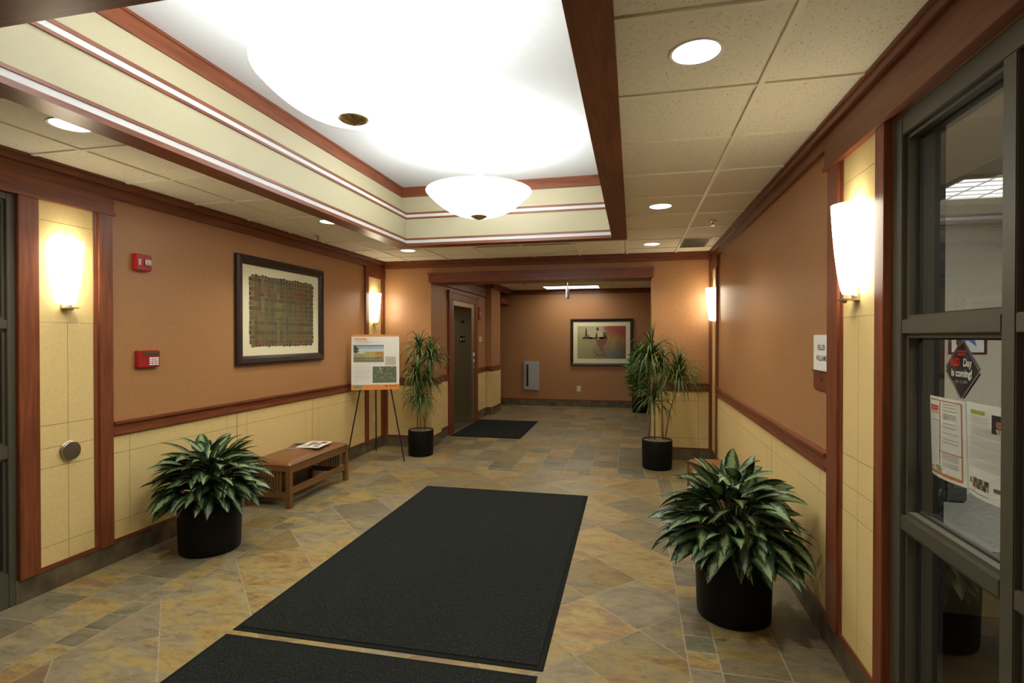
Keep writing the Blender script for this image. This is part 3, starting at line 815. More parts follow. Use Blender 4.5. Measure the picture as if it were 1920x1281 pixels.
# woven art
def picture_frame(t, w, h, fw, depth, mat_w, fmat):
    """frame in local y (width) z (height) plane, facing +x; origin at bottom centre"""
    a = w/2
    bm = bmesh.new()
    prof = [(0, 0), (0, depth*.75), (fw*.25, depth), (fw*.7, depth*.85), (fw, depth*.5), (fw, 0)]
    loops = []
    for o_, x in prof:
        loops.append([bm.verts.new(v) for v in ((x, -a+o_, o_), (x, a-o_, o_), (x, a-o_, h-o_), (x, -a+o_, h-o_))])
    for A, B in zip(loops, loops[1:]):
        for i in range(4): bm.faces.new((A[i], A[(i+1) % 4], B[(i+1) % 4], B[i]))
    link('frame', bm, fmat, t)
    boxes('mat_board', [(.002, .010, -a+fw-.005, a-fw+.005, fw-.005, h-fw+.005)], M['mat_board'], t)
t = thing('woven_artwork', 'large dark framed artwork of woven brown strips on left wall', 'picture', (XL, 4.963, 1.335))
picture_frame(t, 1.42, 1.045, .085, .045, 0, M['frame_dark'])
rnd = random.Random(7)
bm = cbm(); nv, nh = 21, 14
cw, ch = 1.0/nv, .655/nh
vc = [rnd.choice([(.10, .085, .03), (.075, .06, .025), (.15, .12, .035), (.12, .045, .022), (.06, .06, .04), (.11, .10, .06)]) for _ in range(nv)]
hc = [rnd.choice([(.11, .10, .035), (.07, .055, .02), (.20, .17, .05), (.14, .045, .018), (.075, .04, .018), (.10, .09, .05)]) for _ in range(nh)]
for i in range(nv):
    for j in range(nh):
        y0 = -.5+i*cw; z0 = .195+j*ch
        colr = (vc[i], hc[j])[(i+j) % 2]
        k = 1.25+.75*rnd.random(); colr = tuple(.75*c*k+.25*d*k for c, d in zip(colr, (.11, .085, .03)))
        e = .0032
        sf = lambda u, v, off: (.0105+off, u, v)
        if (i+j) % 2: patch(bm, sf, y0-.002, y0+cw+.002, z0+e, z0+ch-e, .0022, col=colr)
        else: patch(bm, sf, y0+e, y0+cw-e, z0-.002, z0+ch+.002, .0022, col=colr)
        if j == 0: patch(bm, sf, y0+e, y0+cw-e, z0-.018-.012*rnd.random(), z0, .0018, col=vc[i])
        if j == nh-1: patch(bm, sf, y0+e, y0+cw-e, z0+ch, z0+ch+.018+.012*rnd.random(), .0018, col=vc[i])
        if i == 0: patch(bm, sf, y0-.02-.01*rnd.random(), y0, z0+e, z0+ch-e, .0018, col=hc[j])
        if i == nv-1: patch(bm, sf, y0+cw, y0+cw+.02+.01*rnd.random(), z0+e, z0+ch-e, .0018, col=hc[j])
link('woven_strips', bm, M['weave'], t)

# ------------------------------------------------------------------ wall fittings, right
t = thing('office_sign', 'cream paper name sign on wood plaque mounted on right wall', 'sign', (XR, 3.165, 1.315))
boxes('plaque', [(-.012, 0, -.145, .125, 0, .10)], M['wood_y'], t, bev=.001)
boxes('paper_insert', [(-.010, 0, -.145, .130, .105, .297)], M['paper'], t)
boxes('ledge', [(-.018, 0, -.150, .135, .098, .105), (-.006, 0, -.14, .12, -.006, 0)], M['bronze'], t)
bm = bmesh.new()
text_bm(bm, 'KELLER', .040, lambda x, y: (-.0105, .005-x, .228+y), bold=.0008, sx=.9)
link('lettering', bm, M['ink'], t); bm = bmesh.new()
text_bm(bm, 'WILLIAMS', .040, lambda x, y: (-.0105, .005-x, .170+y), bold=.0008, sx=.9)
link('lettering', bm, M['ink'], t)
bm = bmesh.new(); text_bm(bm, '100', .036, lambda x, y: (-.0125, -.003-x, .055+y), bold=.001); link('room_number', bm, M['ink'], t)

# ------------------------------------------------------------------ far lobby fittings
t = thing('landscape_painting', 'dark framed abstract landscape painting on far lobby wall', 'picture', (-.702, LY, .945), -PI/2)
picture_frame(t, 1.40, 1.075, .06, .05, 0, M['frame_dark'])
boxes('artwork', [(.010, .012, -.545, .545, .165, .91)], M['painting'], t)
sf = lambda u, v, off: (.0125+off, u, v)
# local +y maps to world +x after the quarter turn
bm = cbm()
patch(bm, sf, -.30, .12, .655, .80, .0004, col=(.62, .54, .30))
rnd = random.Random(3)
for k in range(26):
    u = -.46+.56*rnd.random(); w_ = .02+.045*rnd.random()
    patch(bm, sf, u, u+w_, .605+.02*rnd.random(), .64+.02*rnd.random(), .0006, col=rnd.choice([(.04, .09, .07), (.07, .10, .05), (.03, .05, .05)]))
for u, top in ((-.345, .86), (-.29, .70), (-.11, .76), (.06, .79), (.10, .78)):
    for q in range(5):
        z = .63+(top-.63)*q/5; w_ = .034*(1-.13*q)*(.7+.6*rnd.random())
        poly(bm, sf, [(u-w_, z), (u+w_, z), (u+w_*.3, z+(top-.63)/4), (u-w_*.3, z+(top-.63)/4)], .0008, (.05, .06, .03))
poly(bm, sf, [(-.085+.035*math.cos(a)*(1 if i % 2 else .7), .84+.05*math.sin(a)*(1 if i % 2 else .75)) for i, a in enumerate([2*PI*k/12 for k in range(12)])], .0008, (.07, .05, .06))
for k in range(12):
    u = -.44+.05*k; patch(bm, sf, u, u+.008, .53+.04*rnd.random(), .61, .0005, col=(.28, .16, .09))
poly(bm, sf, [(-.13, .60), (.15, .60), (-.02, .36)], .0005, (.27, .12, .06))
for k in range(22):
    u, v = -.2+.26*rnd.random(), .20+.16*rnd.random(); poly(bm, sf, [(u, v), (u+.025, v+.012), (u+.03, v+.035), (u+.004, v+.02)], .0006, rnd.choice([(.06, .05, .02), (.25, .24, .12), (.16, .07, .02)]))
link('painted_trees', bm, M['print'], t)

t = thing('extinguisher_cabinet', 'grey fire extinguisher cabinet with narrow window on far lobby wall', 'cabinet', (-2.32, LY, .36), -PI/2)
boxes('cabinet_body', [(0, .05, -.18, .18, 0, .68)], M['grey_enamel'], t, bev=.006)
boxes('cabinet_door', [(.05, .058, -.155, .125, .03, .63)], M['grey_enamel'], t, bev=.002)
boxes('door_window', [(.058, .060, -.115, -.065, .09, .60)], M['bronze_dark'], t)
bm = bmesh.new(); bm_tube(bm, [(.064, -.14, .34), (.07, -.14, .40), (.064, -.14, .44)], .006, 8); link('latch', bm, M['steel'], t)
def outlet(loc, rz, label):
    t = thing('wall_outlet', label, 'outlet', loc, rz, 'wall outlets')
    boxes('cover_plate', [(0, .006, -.045, .045, 0, .135)], M['white_plastic'], t, bev=.002)
    for z in (.035, .085): boxes('receptacle', [(.006, .009, -.020, .020, z-.005, z+.028)], M['white_plastic'], t, bev=.002)
outlet((-1.215, LY, .345), -PI/2, 'cream wall outlet low on far lobby wall')
outlet((XL+.012, 6.95, .40), 0, 'small cream wall outlet behind the easel legs')
t = thing('thermostat', 'small white thermostat on wall right of elevator', 'thermostat', (LX, 10.10, 1.51))
boxes('housing', [(0, .03, -.06, .06, 0, .10)], M['white_plastic'], t, bev=.004); boxes('dial', [(.03, .034, -.03, .0, .04, .06)], M['ink_grey'], t)
t = thing('fire_alarm_strobe', 'red fire alarm on lobby wall just right of elevator', 'alarm', (LX, 10.0, 1.93))
boxes('housing', [(0, .04, -.06, .06, 0, .26)], M['red'], t, bev=.005); boxes('strobe_lens', [(.04, .055, -.02, .04, .10, .15)], M['lens'], t, bev=.004)
t = thing('exit_sign', 'edge-on exit sign hanging from lobby ceiling beyond the opening', 'sign', (-1.135, 9.5, 2.29))
boxes('sign_panel', [(-.014, .014, -.17, .17, 0, .19)], M['grey_enamel'], t, bev=.003)
for sg in (1, -1):
    bm = bmesh.new(); text_bm(bm, 'EXIT', .15, lambda x, y: (sg*.0148, sg*x, .095+y), bold=.003); link('lettering', bm, M['red_print'], t)
bm = bmesh.new(); bm_tube(bm, [(0, 0, .18), (0, 0, .38)], .012, 10); bm_lathe(bm, [(.07, .4145), (.07, .395), (.03, .36), (.001, .355)], 24)
link('ceiling_mount', bm, M['steel'], t)

# ------------------------------------------------------------------ mats
def floor_mat(label, x0, x1, y0, y1, skew=0.):
    t = thing('floor_mat', label, 'mat', ((x0+x1)/2, (y0+y1)/2, 0), skew, 'charcoal ribbed floor mats')
    a, b = (x1-x0)/2, (y1-y0)/2; e = .028
    boxes('carpet', [(-a+e, a-e, -b+e, b-e, .0005, .010)], M['carpet'], t, bev=.003)
    bm = bmesh.new(); loops = []
    for o_, z in ((0, .0008), (.004, .004), (e-.002, .0055), (e+.004, .0055)):
        loops.append([bm.verts.new(v) for v in ((-a+o_, -b+o_, z), (a-o_, -b+o_, z), (a-o_, b-o_, z), (-a+o_, b-o_, z))])
    for A, B in zip(loops, loops[1:]):
        for i in range(4): bm.faces.new((A[i], A[(i+1) % 4], B[(i+1) % 4], B[i]))
    link('rubber_edge', bm, M['rubber'], t)
floor_mat('large charcoal entrance mat in the middle of the floor', -2.142, -.426, 2.505, 5.40, .007)
floor_mat('charcoal mat cut off by bottom edge of photo', -2.125, -.424, -.44, 2.465, .007)
floor_mat('small charcoal mat in front of the elevator', -2.90, -1.735, 8.20, 9.98, .012)

# ------------------------------------------------------------------ bench
def make_bench(loc, rz, label):
    """local: x depth (0 wall side .. .47 front), y length (0 .. 1.05)"""
    t = thing('bench', label, 'bench', loc, rz, 'brown leather slat benches')
    L, W = 1.05, .47; lw = .048
    for x in (0, W-lw):
        for y in (0, L-lw): boxes('leg', [(x, x+lw, y, y+lw, 0, .40)], M['oak_z'], t, bev=.003)
    for x in (.008, W-.036): boxes('apron', [(x, x+.028, lw, L-lw, .325, .40)], M['oak_y'], t, bev=.002)
    for y in (.008, L-.036): boxes('apron', [(lw, W-lw, y, y+.028, .345, .40)], M['oak_x'], t, bev=.002)
    boxes('stretcher', [(W-.038, W-.012, lw, L-lw, .125, .185)], M['oak_y'], t, bev=.002)
    boxes('stretcher', [(.012, .038, lw, L-lw, .125, .185)], M['oak_y'], t, bev=.002)
    for y in (.008, L-.036):
        boxes('end_rail', [(lw, W-lw, y, y+.028, .095, .15)], M['oak_x'], t, bev=.002)
        sl = []
        n = 9
        for k in range(n):
            x = .105+(W-.21-.014)*k/(n-1); sl.append((x, x+.014, y+.006, y+.022, .15, .345))
        boxes('slat_panel', sl, M['oak_z'], t)
    bm = bmesh.new(); nx, ny = 16, 28; g = []
    for j in range(ny+1):
        row = []
        for i in range(nx+1):
            u, v = i/nx, j/ny
            fx = 1-abs(2*u-1)**5; fy = 1-abs(2*v-1)**9
            row.append(bm.verts.new((.002+u*(W-.004), .002+v*(L-.004), .402+.030*min(fx, fy)**.5+.030*math.sin(PI*u)**.8*math.sin(PI*v)**.5)))
        g.append(row)
    for j in range(ny):
        for i in range(nx): bm.faces.new((g[j][i], g[j][i+1], g[j+1][i+1], g[j+1][i]))
    edge = [g[0][i] for i in range(nx+1)]+[g[j][nx] for j in range(1, ny+1)]+[g[ny][i] for i in range(nx-1, -1, -1)]+[g[j][0] for j in range(ny-1, 0, -1)]
    low = [bm.verts.new((v.co.x, v.co.y, .398)) for v in edge]
    for i in range(len(edge)): bm.faces.new((edge[i], edge[(i+1) % len(edge)], low[(i+1) % len(edge)], low[i]))
    bm.faces.new(low)
    link('cushion', bm, M['leather'], t, smooth=True)
    return t
b1 = make_bench((-3.574, 4.375, 0), 0, 'brown leather topped slatted wooden bench along left wall under woven art')
dup(b1, (.985, 5.43, 0), PI, 'brown leather bench mostly hidden behind the right leafy plant')

def magazine(name, loc, rz, w, h, label, cols):
    t = thing(name, label, 'magazine', loc, rz, 'reading matter on the left bench')
    boxes('pages', [(-w/2, w/2, -h/2, h/2, 0, .006)], M['paper'], t)
    bm = cbm(); sf = lambda u, v, off: (u, v, .0062+off)
    for u0, u1, v0, v1, c_ in cols: patch(bm, sf, u0*w, u1*w, v0*h, v1*h, .0004, col=c_)
    link('cover_print', bm, M['print'], t)
magazine('magazine', (-3.262, 5.02, .4675), .10, .24, .33, 'white newspaper with red print lying open on the left bench',
         [(-.4, .0, -.42, -.1, (.62, .60, .54)), (-.1, .25, -.05, .12, (.16, .10, .07)), (.1, .38, .15, .4, (.30, .04, .03)), (-.35, -.05, .2, .35, (.25, .22, .2)), (.15, .38, -.35, -.2, (.2, .08, .05)), (-.25, -.1, -.2, .15, (.22, .12, .08))])
magazine('magazine', (-3.40, 4.96, .4615), .35, .17, .25, 'dark folded leaflet half under the newspaper on left bench', [(-.5, .5, -.5, .5, (.20, .10, .07)), (-.3, .3, .1, .3, (.4, .36, .3))])

# ------------------------------------------------------------------ easel and board
AZ = .46                       # board turned to face the room
ec = Vector((-3.235, 6.33, 0))
t = thing('display_easel', 'black metal tripod easel standing in far left corner', 'easel', ec, AZ)
tilt = .10
def leg(p, q, nm='leg'):
    bm = bmesh.new(); bm_tube(bm, [p, q], .009, 8); return link(nm, bm, M['black_metal'], t)
leg((-.36, -.09, 0), (-.10, .12, 1.45)); leg((.36, -.09, 0), (.10, .12, 1.45)); leg((-.0, .62, 0), (0, .13, 1.45))
leg((-.10, .12, 1.45), (.10, .12, 1.45), 'cross_bar'); leg((-.19, .0476, .95), (.19, .0476, .95), 'cross_bar')
for s in (-1, 1):
    bm = bmesh.new(); bm_tube(bm, [(s*.19, .045, .915), (s*.19, -.03, .912), (s*.19, -.032, .935)], .007, 8); link('board_peg', bm, M['black_metal'], t)
t = thing('display_board', 'white and orange property poster board standing on the easel', 'poster', (ec.x, ec.y, .922), AZ)
BW, BH = .60, .715
ct, st = math.cos(tilt), math.sin(tilt)
def bsf(u, v, off): return (u*BW-BW/2, -.012-off*ct+v*BH*st, v*BH*ct+off*st)   # u,v in 0..1
bm = bmesh.new()
A = [bm.verts.new(bsf(u, v, 0)) for u, v in ((0, 0), (1, 0), (1, 1), (0, 1))]; B = [bm.verts.new(bsf(u, v, -.008)) for u, v in ((0, 0), (1, 0), (1, 1), (0, 1))]
bm.faces.new(A); bm.faces.new(B[::-1])
for i in range(4): bm.faces.new((A[i], A[(i+1) % 4], B[(i+1) % 4], B[i]))
link('foam_board', bm, M['paper'], t)
for v0, v1 in ((0, .095), (.965, 1)):
    bm = bmesh.new(); patch(bm, bsf, 0, 1, v0, v1, .001); link('orange_band', bm, M['orange'], t)
bm = cbm(); rnd = random.Random(5)
patch(bm, bsf, .045, .675, .50, .81, .001, col=(.42, .52, .58)); patch(bm, bsf, .045, .675, .66, .74, .0012, col=(.66, .68, .66)); patch(bm, bsf, .045, .675, .79, .81, .0013, col=(.10, .22, .36))
patch(bm, bsf, .045, .675, .50, .58, .0013, col=(.22, .24, .13))
patch(bm, bsf, .05, .30, .55, .65, .0014, col=(.42, .38, .10)); patch(bm, bsf, .28, .52, .55, .69, .0015, col=(.55, .45, .10)); patch(bm, bsf, .50, .67, .54, .69, .0015, col=(.52, .27, .06))
for k in range(9): patch(bm, bsf, .06+.066*k, .10+.066*k, .60, .63, .0018, col=(.36, .42, .38)); patch(bm, bsf, .06+.066*k, .105+.066*k, .56, .585, .0018, col=(.14, .12, .10))
poly(bm, bsf, [(.045, .80), (.09, .79), (.16, .74), (.12, .71), (.17, .69), (.09, .66), (.045, .68)], .002, (.06, .09, .05))
patch(bm, bsf, .44, .94, .125, .42, .001, col=(.15, .17, .09))
for k in range(70):
    u, v = .45+.45*rnd.random(), .13+.26*rnd.random(); patch(bm, bsf, u, u+.015+.03*rnd.random(), v, v+.01+.025*rnd.random(), .0012+.0001*(k % 6), col=rnd.choice([(.08, .11, .05), (.22, .25, .12), (.35, .36, .28), (.12, .15, .08), (.16, .24, .09)]))
patch(bm, bsf, .45, .93, .135, .175, .0022, col=(.12, .17, .14))
patch(bm, bsf, .70, .93, .44, .60, .001, col=(.60, .58, .46)); patch(bm, bsf, .72, .90, .53, .535, .0013, col=(.45, .45, .3)); patch(bm, bsf, .75, .88, .50, .504, .0013, col=(.5, .45, .3))
link('printed_pictures', bm, M['print'], t)
for block in ([(.06, .62, .865), (.06, .44, .845)], [(.06, .30, .438), (.06, .40, .40), (.06, .38, .36), (.06, .40, .335), (.06, .39, .31), (.06, .36, .285), (.06, .40, .25), (.06, .39, .225), (.06, .37, .20), (.06, .30, .16)]):
    bm = bmesh.new()
    for u0, u1, v in block: patch(bm, bsf, u0, u1, v, v+.007, .001)
    link('text_lines', bm, M['ink_light'], t)
bm = bmesh.new(); patch(bm, bsf, .06, .32, .91, .928, .001); patch(bm, bsf, .10, .34, .885, .892, .001); link('heading_lines', bm, M['orange'], t)
bm = bmesh.new(); patch(bm, bsf, .05, .22, .03, .082, .0016); link('green_logo', bm, M['green_print'], t)
bm = bmesh.new(); patch(bm, bsf, .69, .75, .058, .072, .0016); patch(bm, bsf, .78, .95, .060, .068, .0016); link('dark_text', bm, M['ink'], t)

# ------------------------------------------------------------------ plants
def leaf(bm, base, dirv, length, width, droop, roll, rnd, seg=7, fold=.35, shape=1.0, tint=None):
    """one leaf blade growing from base towards dirv and bending under gravity"""
    lay = bm.loops.layers.float_color['tint']; uvl = bm.loops.layers.uv['leaf']
    p = Vector(base); d = Vector(dirv).normalized()
    side0 = d.cross(Vector((0, 0, 1)))
    if side0.length < .05: side0 = Vector((1, 0, 0))
    side0.normalize()
    rows = []; step = length/seg
    for k in range(seg+1):
        s = k/seg
        w = width*.5*(math.sin(PI*min(1, s*.93+.07)**.72))**shape if k < seg else .0004
        side = (Matrix.Rotation(roll, 3, d) @ side0)
        up = side.cross(d)
        rows.append([p-side*w+up*w*fold, p.copy(), p+side*w+up*w*fold])
        p = p+d*step
        d = (d+Vector((0, 0, -droop*step*(.4+1.2*s)))).normalized()
    t_ = tint if tint else (.6+.6*rnd.random(),)*3
    vr = [[bm.verts.new(q) for q in r] for r in rows]
    for k in range(seg):
        for i in range(2):
            f = bm.faces.new((vr[k][i], vr[k][i+1], vr[k+1][i+1], vr[k+1][i])); f.smooth = True
            uvq = ((i/2, k/seg), ((i+1)/2, k/seg), ((i+1)/2, (k+1)/seg), (i/2, (k+1)/seg))
            for l, q in zip(f.loops, uvq): l[uvl].uv = q; l[lay] = (*t_, 1)

def lbm():
    bm = bmesh.new(); bm.loops.layers.float_color.new('tint'); bm.loops.layers.uv.new('leaf'); return bm

def finish_leaves(name, bm, mat, t):
    me = bpy.data.meshes.new(name); bm.to_mesh(me); bm.free()
    return link_mesh(name, me, mat, t)

def pot(t, r, h, soil_drop=.03):
    bm = bmesh.new()
    bm_lathe(bm, [(.001, 0), (r*.90, 0), (r*.955, .008), (r*.97, .03), (r*.995, h*.55), (r, h-.008), (r-.004, h), (r-.016, h), (r-.018, h-.01), (r-.02, h-soil_drop-.01)], 64)
    link('pot', bm, M['black_pot'], t, smooth=True)
    bm = bmesh.new(); rnd = random.Random(2); n = 40
    prof = [(.001, h-soil_drop+.012), (r*.4, h-soil_drop+.008), (r*.7, h-soil_drop+.003), (r-.019, h-soil_drop)]
    bm_lathe(bm, prof, n)
    for v in bm.verts: v.co.z += .008*rnd.random()
    link('soil', bm, M['soil'], t, smooth=True)

def aglaonema(loc, r, h, label, seed, wall_dir, top, rad):
    rnd = random.Random(seed)
    t = thing('potted_aglaonema', label, 'potted plant', loc, 0, 'variegated leafy plants in black pots')
    pot(t, r, h)
    bm = lbm(); n = 250; stems = bmesh.new(); cz = h+.09; Rh, Rv = rad-.19, top-cz-.10
    for k in range(n):
        s = (k+.5)/n                       # 0 top .. 1 hanging over the rim
        phi = math.acos(1-s*1.42)
        az = k*2.39996+rnd.uniform(-.3, .3); aim = az+rnd.uniform(-.5, .5)
        q = rnd.uniform(.62, 1.05)
        el = (math.radians(90)-phi)*.62-math.radians(6)+math.radians(rnd.uniform(-20, 20))
        L = rnd.uniform(.17, .25); W = L*rnd.uniform(.36, .46)
        ca, sa = math.cos(az), math.sin(az)
        rb = Rh*math.sin(phi)*q; zb = cz+Rv*math.cos(phi)*q*(1 if phi < 1.57 else .55)
        if zb < h+.06: rb = max(rb, r*.86)
        ex = rb*ca*wall_dir[0]+L*.95*math.cos(aim)*wall_dir[0]
        if ex > wall_dir[1]: rb *= .6; L *= .8
        base = (rb*ca, rb*sa, max(zb, h+.02))
        leaf(bm, base, (math.cos(el)*math.cos(aim), math.cos(el)*math.sin(aim), math.sin(el)), L, W, rnd.uniform(2.2, 5.5), rnd.uniform(-.6, .6), rnd, fold=.22)
        if k % 2 == 0:
            bm_tube(stems, [(rb*.12*ca, rb*.12*sa, h-.03), (rb*.5*ca, rb*.5*sa, h+(base[2]-h)*.6), base], .0045, 5)
    finish_leaves('foliage', bm, M['agl'], t)
    link('stem', stems, M['broad_stem'], t, kind='stuff')
    return t
M['broad_stem'] = plain('green stalk', (.03, .07, .02), rough=.5)
aglaonema((-3.125, 3.44, 0), .217, .40, 'bushy variegated plant in black pot beside the left bench', 11, (-1, .44), .84, .44)
aglaonema((.568, 3.285, 0), .207, .39, 'bushy variegated plant in black pot along the right wall', 23, (1, .40), .90, .46)

def dracaena(loc, r, h, label, heads, canes, seed):
    rnd = random.Random(seed)
    t = thing('potted_dracaena', label, 'potted plant', loc, 0, 'tall spiky cane plants in black pots')
    pot(t, r, h, .015)
    for pts in canes:
        bm = bmesh.new(); bm_tube(bm, pts, .010, 8, .007); link('cane', bm, M['cane'], t, smooth=True)
    for hx, hy, hz, R, n in heads:
        bm = lbm()
        for k in range(n):
            az = k*2.39996+rnd.uniform(-.2, .2); s = k/n
            el = math.radians(-5+88*s+rnd.uniform(-12, 12))
            L = R*rnd.uniform(1.05, 1.45)
            g_ = rnd.uniform(.7, 1.5)
            leaf(bm, (hx, hy, hz+.08*s-.05), (math.cos(el)*math.cos(az), math.cos(el)*math.sin(az), math.sin(el)), L, rnd.uniform(.012, .018), rnd.uniform(7, 15)*(.26/R), rnd.uniform(-.4, .4), rnd, seg=7, fold=.3, shape=.6, tint=(g_, g_, g_*.9))
        finish_leaves('foliage', bm, M['drac'], t)
    return t
# positions relative to the pot centre
dracaena((-2.815, 6.82, 0), .172, .345, 'spiky cane plant in black pot beside the easel',
         [(-.03, .02, 1.41, .27, 110), (.14, .03, 1.34, .27, 120), (-.06, -.02, 1.07, .26, 110), (.08, .02, 1.02, .24, 70), (-.02, .0, .76, .26, 120)],
         [[(-.05, 0, .32), (-.05, .01, .74), (-.02, .01, 1.38)], [(.05, 0, .32), (.09, .02, .8), (.15, .03, 1.31)], [(.02, -.04, .32), (-.0, -.03, .7), (-.04, -.02, 1.02)], [(.06, .04, .32), (.03, .03, .5), (.0, 0, .72)]], 5)
dracaena((.29, 6.765, 0), .182, .35, 'spiky cane plant in black pot in front of far right wall',
         [(-.07, 0, 1.36, .33, 150), (.05, .02, 1.20, .28, 90), (.25, .0, 1.12, .33, 150), (-.04, -.02, .84, .29, 90)],
         [[(-.10, 0, .32), (-.07, 0, .8), (-.06, 0, 1.34)], [(-.03, -.03, .32), (-.03, -.02, .6), (-.04, -.02, .78)], [(.09, 0, .32), (.15, 0, .7), (.27, 0, 1.10)], [(.07, .03, .32), (.06, .02, .7), (.05, .02, 1.16)]], 9)
rnd = random.Random(31)
t = thing('potted_rubber_plant', 'broad leaved green plant in black pot at far lobby wall', 'potted plant', (.14, 11.7, 0))
pot(t, .16, .34)
bm = lbm()
for k in range(230):
    s = (k+.5)/230; az = k*2.39996; el = math.radians(rnd.uniform(-20, 45)+30*s)
    rb = .06+.15*math.sin(PI*min(1, s*.85+.12))*rnd.uniform(.4, 1)
    L = rnd.uniform(.13, .19)
    if rb*math.cos(az) > .10: rb *= .6
    leaf(bm, (rb*math.cos(az), rb*math.sin(az), .36+.98*s), (math.cos(el)*math.cos(az), math.cos(el)*math.sin(az), math.sin(el)), L, L*.55, 5, rnd.uniform(-.5, .5), rnd, fold=.2)
finish_leaves('foliage', bm, M['broad'], t)
for dx, dy in ((.03, 0), (-.04, .02), (0, -.04)):
    bm = bmesh.new(); bm_tube(bm, [(dx*.5, dy*.5, .30), (dx*1.3, dy*1.3, .8), (dx, dy, 1.3)], .008, 6); link('stem', bm, M['cane'], t)

# ------------------------------------------------------------------ things on and behind the right glass
GX = XR+.004+.064           # glass plane
def sheet(name, label, yc, z0, z1, w, curl, twist=0.):
    """paper taped inside the glass, facing the lobby (-x); u runs towards -y"""
    t = thing(name, label, 'flyer', (GX+.006, yc, z0))
    H = z1-z0
    def sf(u, v, off):
        y = w*(.5-u)
        x = .004+curl*(abs(2*u-1)**2)*(.4+.6*(1-v))+twist*(u-.5)
        return (x-off, y, v*H-.012*math.sin(PI*u)*0)
    bm = bmesh.new(); patch(bm, sf, 0, 1, 0, 1, 0, 12, 8); link('paper', bm, M['paper_cool'], t, smooth=True)
    return t, sf
t, sf = sheet('event_flyer', 'white flyer with orange borders taped inside right window', 2.18, 1.095, 1.385, .215, .014, .0)
bm = bmesh.new()
for a in ((.03, .93, .955, .965), (.91, .93, .05, .965), (.03, .93, .04, .075), (.35, .365, .06, .955), (.35, .92, .335, .345), (.03, .36, .80, .81), (.03, .36, .70, .707)): patch(bm, sf, *a, .0012, 8, 4)
link('border_print', bm, M['rust_print'], t)
bm = bmesh.new()
for v in (.92, .885, .845, .80, .782, .764, .746, .69, .64, .57, .50, .46, .31, .29, .27, .25, .21, .19, .17): patch(bm, sf, .45, .80 if v > .6 else .85, v, v+.008, .0012, 4, 1)
link('text_lines', bm, M['ink_grey'], t)
bm = bmesh.new()
for k in range(16): patch(bm, sf, .04, .32, .66-.03*k, .664-.03*k, .0012, 4, 1)
link('text_lines', bm, M['ink_grey'], t)
bm = bmesh.new(); patch(bm, sf, .05, .31, .87, .89, .0012, 3); patch(bm, sf, .05, .33, .845, .86, .0012, 3); patch(bm, sf, .05, .28, .825, .84, .0012, 3); link('heading_lines', bm, M['red_print'], t)
bm = bmesh.new(); patch(bm, sf, .04, .13, .10, .12, .0012, 2); link('red_logo', bm, M['red_print'], t)
bm = bmesh.new(); patch(bm, sf, .22, .40, .115, .15, .0016, 3); patch(bm, sf, .27, .42, .085, .12, .0016, 3); link('green_logo', bm, M['green_print'], t)
t, sf = sheet('newsletter_page', 'white newsletter page with small portrait photo taped inside right window', 1.96, 1.085, 1.388, .215, .018, -.0)
bm = bmesh.new(); patch(bm, sf, .14, .50, .885, .925, .0012, 6); link('heading_lines', bm, M['lime_print'], t); bm = bmesh.new(); patch(bm, sf, .05, .60, .045, .055, .0012, 6); link('heading_lines', bm, M['lime_print'], t)
bm = bmesh.new()
for k in range(4): patch(bm, sf, .10, .60-.04*(k % 2), .85-.02*k, .858-.02*k, .0012, 6)
link('text_lines', bm, M['ink_light'], t); bm = bmesh.new()
for k in range(27): patch(bm, sf, .06, .98, .755-.0155*k-.012*(k//7), .762-.0155*k-.012*(k//7), .0012, 8)
link('text_lines', bm, M['ink_light'], t)
bm = cbm()
patch(bm, sf, .66, .94, .72, .91, .0014, 4, col=(.035, .025, .03)); patch(bm, sf, .68, .95, .72, .77, .0018, 4, col=(.02, .02, .025))
poly(bm, sf, [(.74, .77), (.86, .77), (.83, .72), (.78, .72)], .002, (.7, .68, .6)); poly(bm, sf, [(.79, .765), (.82, .765), (.815, .72), (.80, .72)], .0022, (.45, .33, .05))
poly(bm, sf, [(.805+.055*math.cos(a), .825+.05*math.sin(a)) for a in [2*PI*k/14 for k in range(14)]], .0024, (.40, .20, .12)); poly(bm, sf, [(.805+.058*math.cos(a), .85+.032*math.sin(a)) for a in [PI*k/8 for k in range(9)]], .0026, (.05, .03, .02))
patch(bm, sf, .08, .13, .13, .19, .0014, 2, col=(.12, .09, .10))
for u0, cset in ((.19, [(.25, .06, .06), (.35, .28, .2), (.06, .04, .04)]), (.33, [(.12, .08, .04), (.45, .35, .2), (.05, .05, .05)]), (.47, [(.10, .06, .04), (.5, .45, .4), (.04, .04, .05)])):
    for q in range(6): patch(bm, sf, u0+.04*(q % 3), u0+.045+.04*(q % 3), .10+.055*(q//3), .155+.055*(q//3), .0014, 2, col=cset[(q*2+q//3) % 3])
patch(bm, sf, .70, .98, .13, .17, .0014, 3, col=(.16, .10, .16))
link('printed_pictures', bm, M['print'], t)

